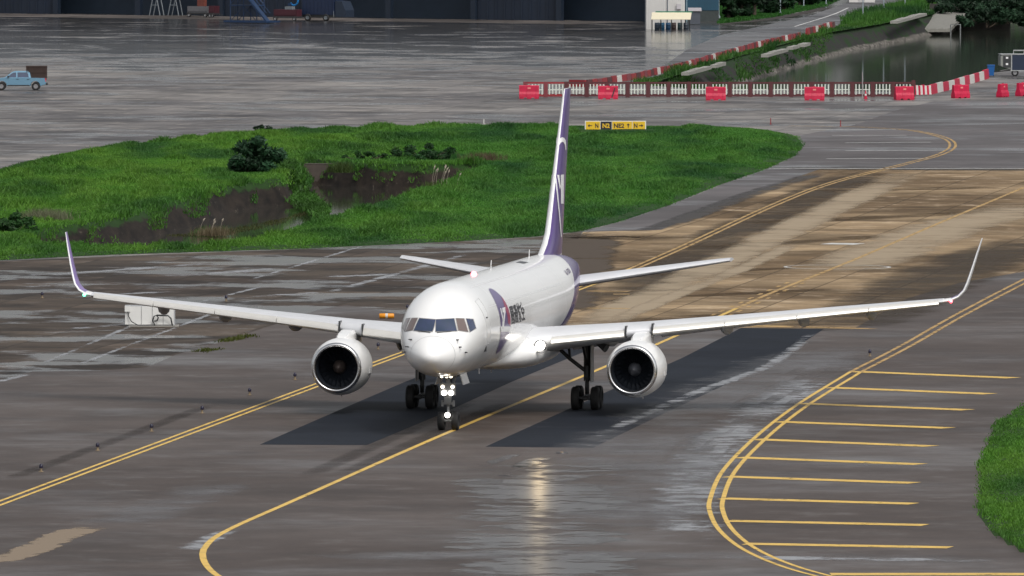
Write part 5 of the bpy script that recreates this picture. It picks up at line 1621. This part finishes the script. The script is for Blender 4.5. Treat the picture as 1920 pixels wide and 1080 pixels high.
for k, (x, c, lb) in enumerate(((1232, (.03, .05, .08), 'grey-blue drum at the left end under the cream shelter roof'), (1241.5, (.012, .10, .20), 'bright teal-blue drum, second from the left under the shelter'), (1253, (.015, .075, .17), 'mid blue drum in the middle under the shelter'),
                            (1263, (.06, .04, .04), 'brownish drum right of the blue drums under the shelter'), (1275, (.03, .06, .07), 'dark teal drum second from the right under the shelter'), (1286, (.025, .035, .05), 'dark drum at the right end under the shelter'))):
    o = empty('drum', lb, 'drum', at(x, 56), 0, 'drums under the shelter')
    m_ = simple('drum_paint', c, .45, var=.2)
    mb = MB(); mb.lathe([(0, .0), (0, .28), (.25, .285), (.27, .30), (.29, .285), (.52, .285), (.54, .30), (.56, .285), (.80, .28), (.82, .27), (.80, .0)], (0, 0, 0), 'Z', 16); mb.build('body', m_, o, True, angle=40)
    mb = MB(); mb.lathe([(.80, .05), (.84, .05), (.845, 0)], (.15, 0, 0), 'Z', 8); mb.build('bung', M_dark, o)
A, B = at(1281, 40), at(1343, 36)
o = empty('blue_building', 'teal blue clad building behind the white one', 'building', A, 0)
mb = MB(); mb.box(0, B.x - A.x, 0, 8, 1.3, 7)
for k in range(14): mb.box(.1 + k * .28, .16 + k * .28, -.03, -.003, 1.4, 6.9)
mb.build('cladding', simple('teal_cladding', (.012, .062, .105), .5, var=.25, scale=.5), o)
mb = MB(); mb.box(0, B.x - A.x, .05, 7.9, 0, 1.297); mb.build('plinth_wall', simple('plinth_green', (.04, .05, .05), .8, var=.4), o)
mb = MB(); mb.box(-.1, B.x - A.x + .1, -.2, 8.2, 7.003, 7.2); mb.build('roof', M_grey, o)
mb = MB(); mb.tube([(.4, -.1, 0), (.4, -.1, 7)], .07, 6); mb.build('downpipe', simple('pipe_pale', (.2, .3, .36), .5), o)
q = at(1292, 46)
o = empty('grey_cabin', 'grey box cabin with pale roof between the shelter and the mast', 'cabin', q, 0)
mb = MB(); mb.box(0, 1.3, 0, 2, .05, 1.55); mb.build('body', simple('cabin_grey', (.07, .08, .10), .5, var=.2), o)
mb = MB(); mb.loft([[Vector((-.1, -.15, 1.553)), Vector((1.45, -.15, 1.553)), Vector((1.45, -.15, 1.62)), Vector((-.1, -.15, 1.62))], [Vector((-.1, 2.1, 1.85)), Vector((1.45, 2.1, 1.85)), Vector((1.45, 2.1, 1.92)), Vector((-.1, 2.1, 1.92))]]); mb.build('roof', simple('cabin_roof', (.38, .36, .38), .6), o)
q = at(1344, 37)
o = empty('light_mast', 'thick pale grey floodlight mast beside the lawn', 'mast', q, 0)
M_mast = simple('mast_grey', (.30, .35, .39), .5, var=.06)
mb = MB(); mb.tube([(0, 0, 0), (0, 0, 20)], [.31, .17], 16); mb.build('pole', M_mast, o, True, angle=40)
mb = MB(); mb.lathe([(0, .42), (.45, .42), (.5, .33)], (0, 0, 0), 'Z', 16); mb.build('base', M_mast, o, True, angle=40)
mb = MB(); mb.lathe([(19.6, .2), (19.7, 1.3), (20, 1.3), (20.1, .2)], (0, 0, 0), 'Z', 16); mb.build('crown_ring', M_mast, o)
for k in range(6):
    t = 2 * math.pi * k / 6
    mb = MB(); mb.box(1.1 * math.cos(t) - .25, 1.1 * math.cos(t) + .25, 1.1 * math.sin(t) - .25, 1.1 * math.sin(t) + .25, 19.2, 19.55); mb.build('floodlight', M_grey, o)
def street_lamp(x, y, label, h=7.5):
    o = empty('street_lamp', label, 'street lamp', at(x, y), 0, 'street lamps along the road')
    mb = MB(); mb.tube([(0, 0, 0), (0, 0, h), (.3, 0, h + .4), (1.2, 0, h + .55)], [.07, .05, .045, .04], 8); mb.build('pole', M_mast, o, True, angle=40)
    mb = MB(); mb.box(1.0, 1.6, -.12, .12, h + .46, h + .58); mb.build('head', M_grey, o)
    mb = MB(); mb.box(-.15, .15, -.15, .15, 0, .25); mb.build('base', M_grey, o)
for x, y, lb in ((1463, 27, 'street lamp on the near part of the lawn, left of the road'), (1507, 14, 'street lamp further along the lawn, left of the road'), (1549, 10, 'street lamp at the end of the lawn beside the road'), (1618, 38, 'street lamp standing in the tall roadside grass right of the road'), (1657, 26, 'street lamp further along the roadside grass'), (1697, 20, 'street lamp farthest along the roadside grass')):
    street_lamp(x, y, lb)
q = at(1592, 6)
o = empty('white_hut', 'white hut at the far end of the road, cut by the top edge', 'hut', q, 0)
mb = MB(); mb.box(0, 3.3, 0, 3, .1, 2.6); mb.build('wall', M_wwall, o)
mb = MB(); mb.box(-.2, 3.5, -.2, 3.2, 2.603, 2.8); mb.build('roof', M_grey, o)
mb = MB(); mb.box(1.2, 2.0, -.04, -.003, .1, 2.0); mb.build('door', simple('hut_door', (.45, .45, .44), .5), o)
def tree(x, y, w, h, label, n=3800, col=(.010, .030, .012), low=.18, size=.36):
    o = empty('tree', label, 'tree', at(x, y), 0, 'trees behind the lawn')
    cs = []
    for k in range(22):
        t = random.uniform(0, 2 * math.pi); rr = random.uniform(0, .8)
        zz = random.uniform(low, .86)
        cs.append((math.cos(t) * rr * w / 2 * (1 - .45 * zz), math.sin(t) * rr * w / 2 * (1 - .45 * zz), h * zz, w * random.uniform(.14, .24)))
    leafball('crown', cs, n, size, col, o)
    mb = MB()
    mb.tube([(0, 0, -.1), (.1, 0, h * .3), (0, .1, h * .6), (.05, 0, h * .85)], [.26, .2, .13, .05], 8)
    for c in cs[:8]: mb.tube([(0, 0, c[2] * .55), (c[0] * .5, c[1] * .5, c[2] * .8), (c[0], c[1], c[2])], [.09, .06, .03], 5)
    mb.build('trunk', M_bark, o)
for i, (x, y, w, h, lb) in enumerate(((1366, 36, 4.5, 9, 'dark tree immediately right of the pale mast'), (1390, 33, 4.5, 9, 'dark tree second to the right of the mast'), (1414, 31, 4.5, 10, 'dark tree in the middle of the row behind the lawn'), (1440, 27, 5, 9, 'dark tree just left of the nearest street lamp'),
                                 (1470, 20, 5, 9, 'dark tree just right of the nearest street lamp'), (1500, 12, 5, 10, 'dark tree toward the far end of the lawn'), (1530, 5, 6, 10, 'dark tree at the far end of the lawn, by the top edge'), (1330, 30, 4, 8, 'dark tree partly hidden by the blue building'))):
    tree(x, y, w, h, lb, low=.06 if i < 7 else .2)
for x, y, w, h, lb in ((1640, -14, 10, 19, 'unseen tree added for the canal reflection, just right of the white hut'), (1672, -14, 10, 20, 'unseen tree added for the canal reflection, between two others right of the hut'), (1740, -10, 11, 20, 'unseen tree added for the canal reflection, left of the one cut by the top edge'), (1815, -12, 12, 20, 'unseen tree added for the canal reflection, just right of the culvert'), (1888, -13, 12, 20, 'unseen tree added for the canal reflection, between the two nearest the corner'), (1700, -8, 10, 18, 'tree beyond the far end of the road behind the street lamps'), (1780, -6, 12, 17, 'tree behind the culvert, cut by the top edge'), (1850, -10, 12, 17, 'tree beyond the far canal bank, left of the corner one'), (1920, -10, 12, 17, 'tree beyond the far canal bank in the top right corner')):
    tree(x, y, w, h, lb, 5000, (.016, .048, .014), .06, .55)  # out-of-view trees, several added and all heightened so the canal mirrors dark green
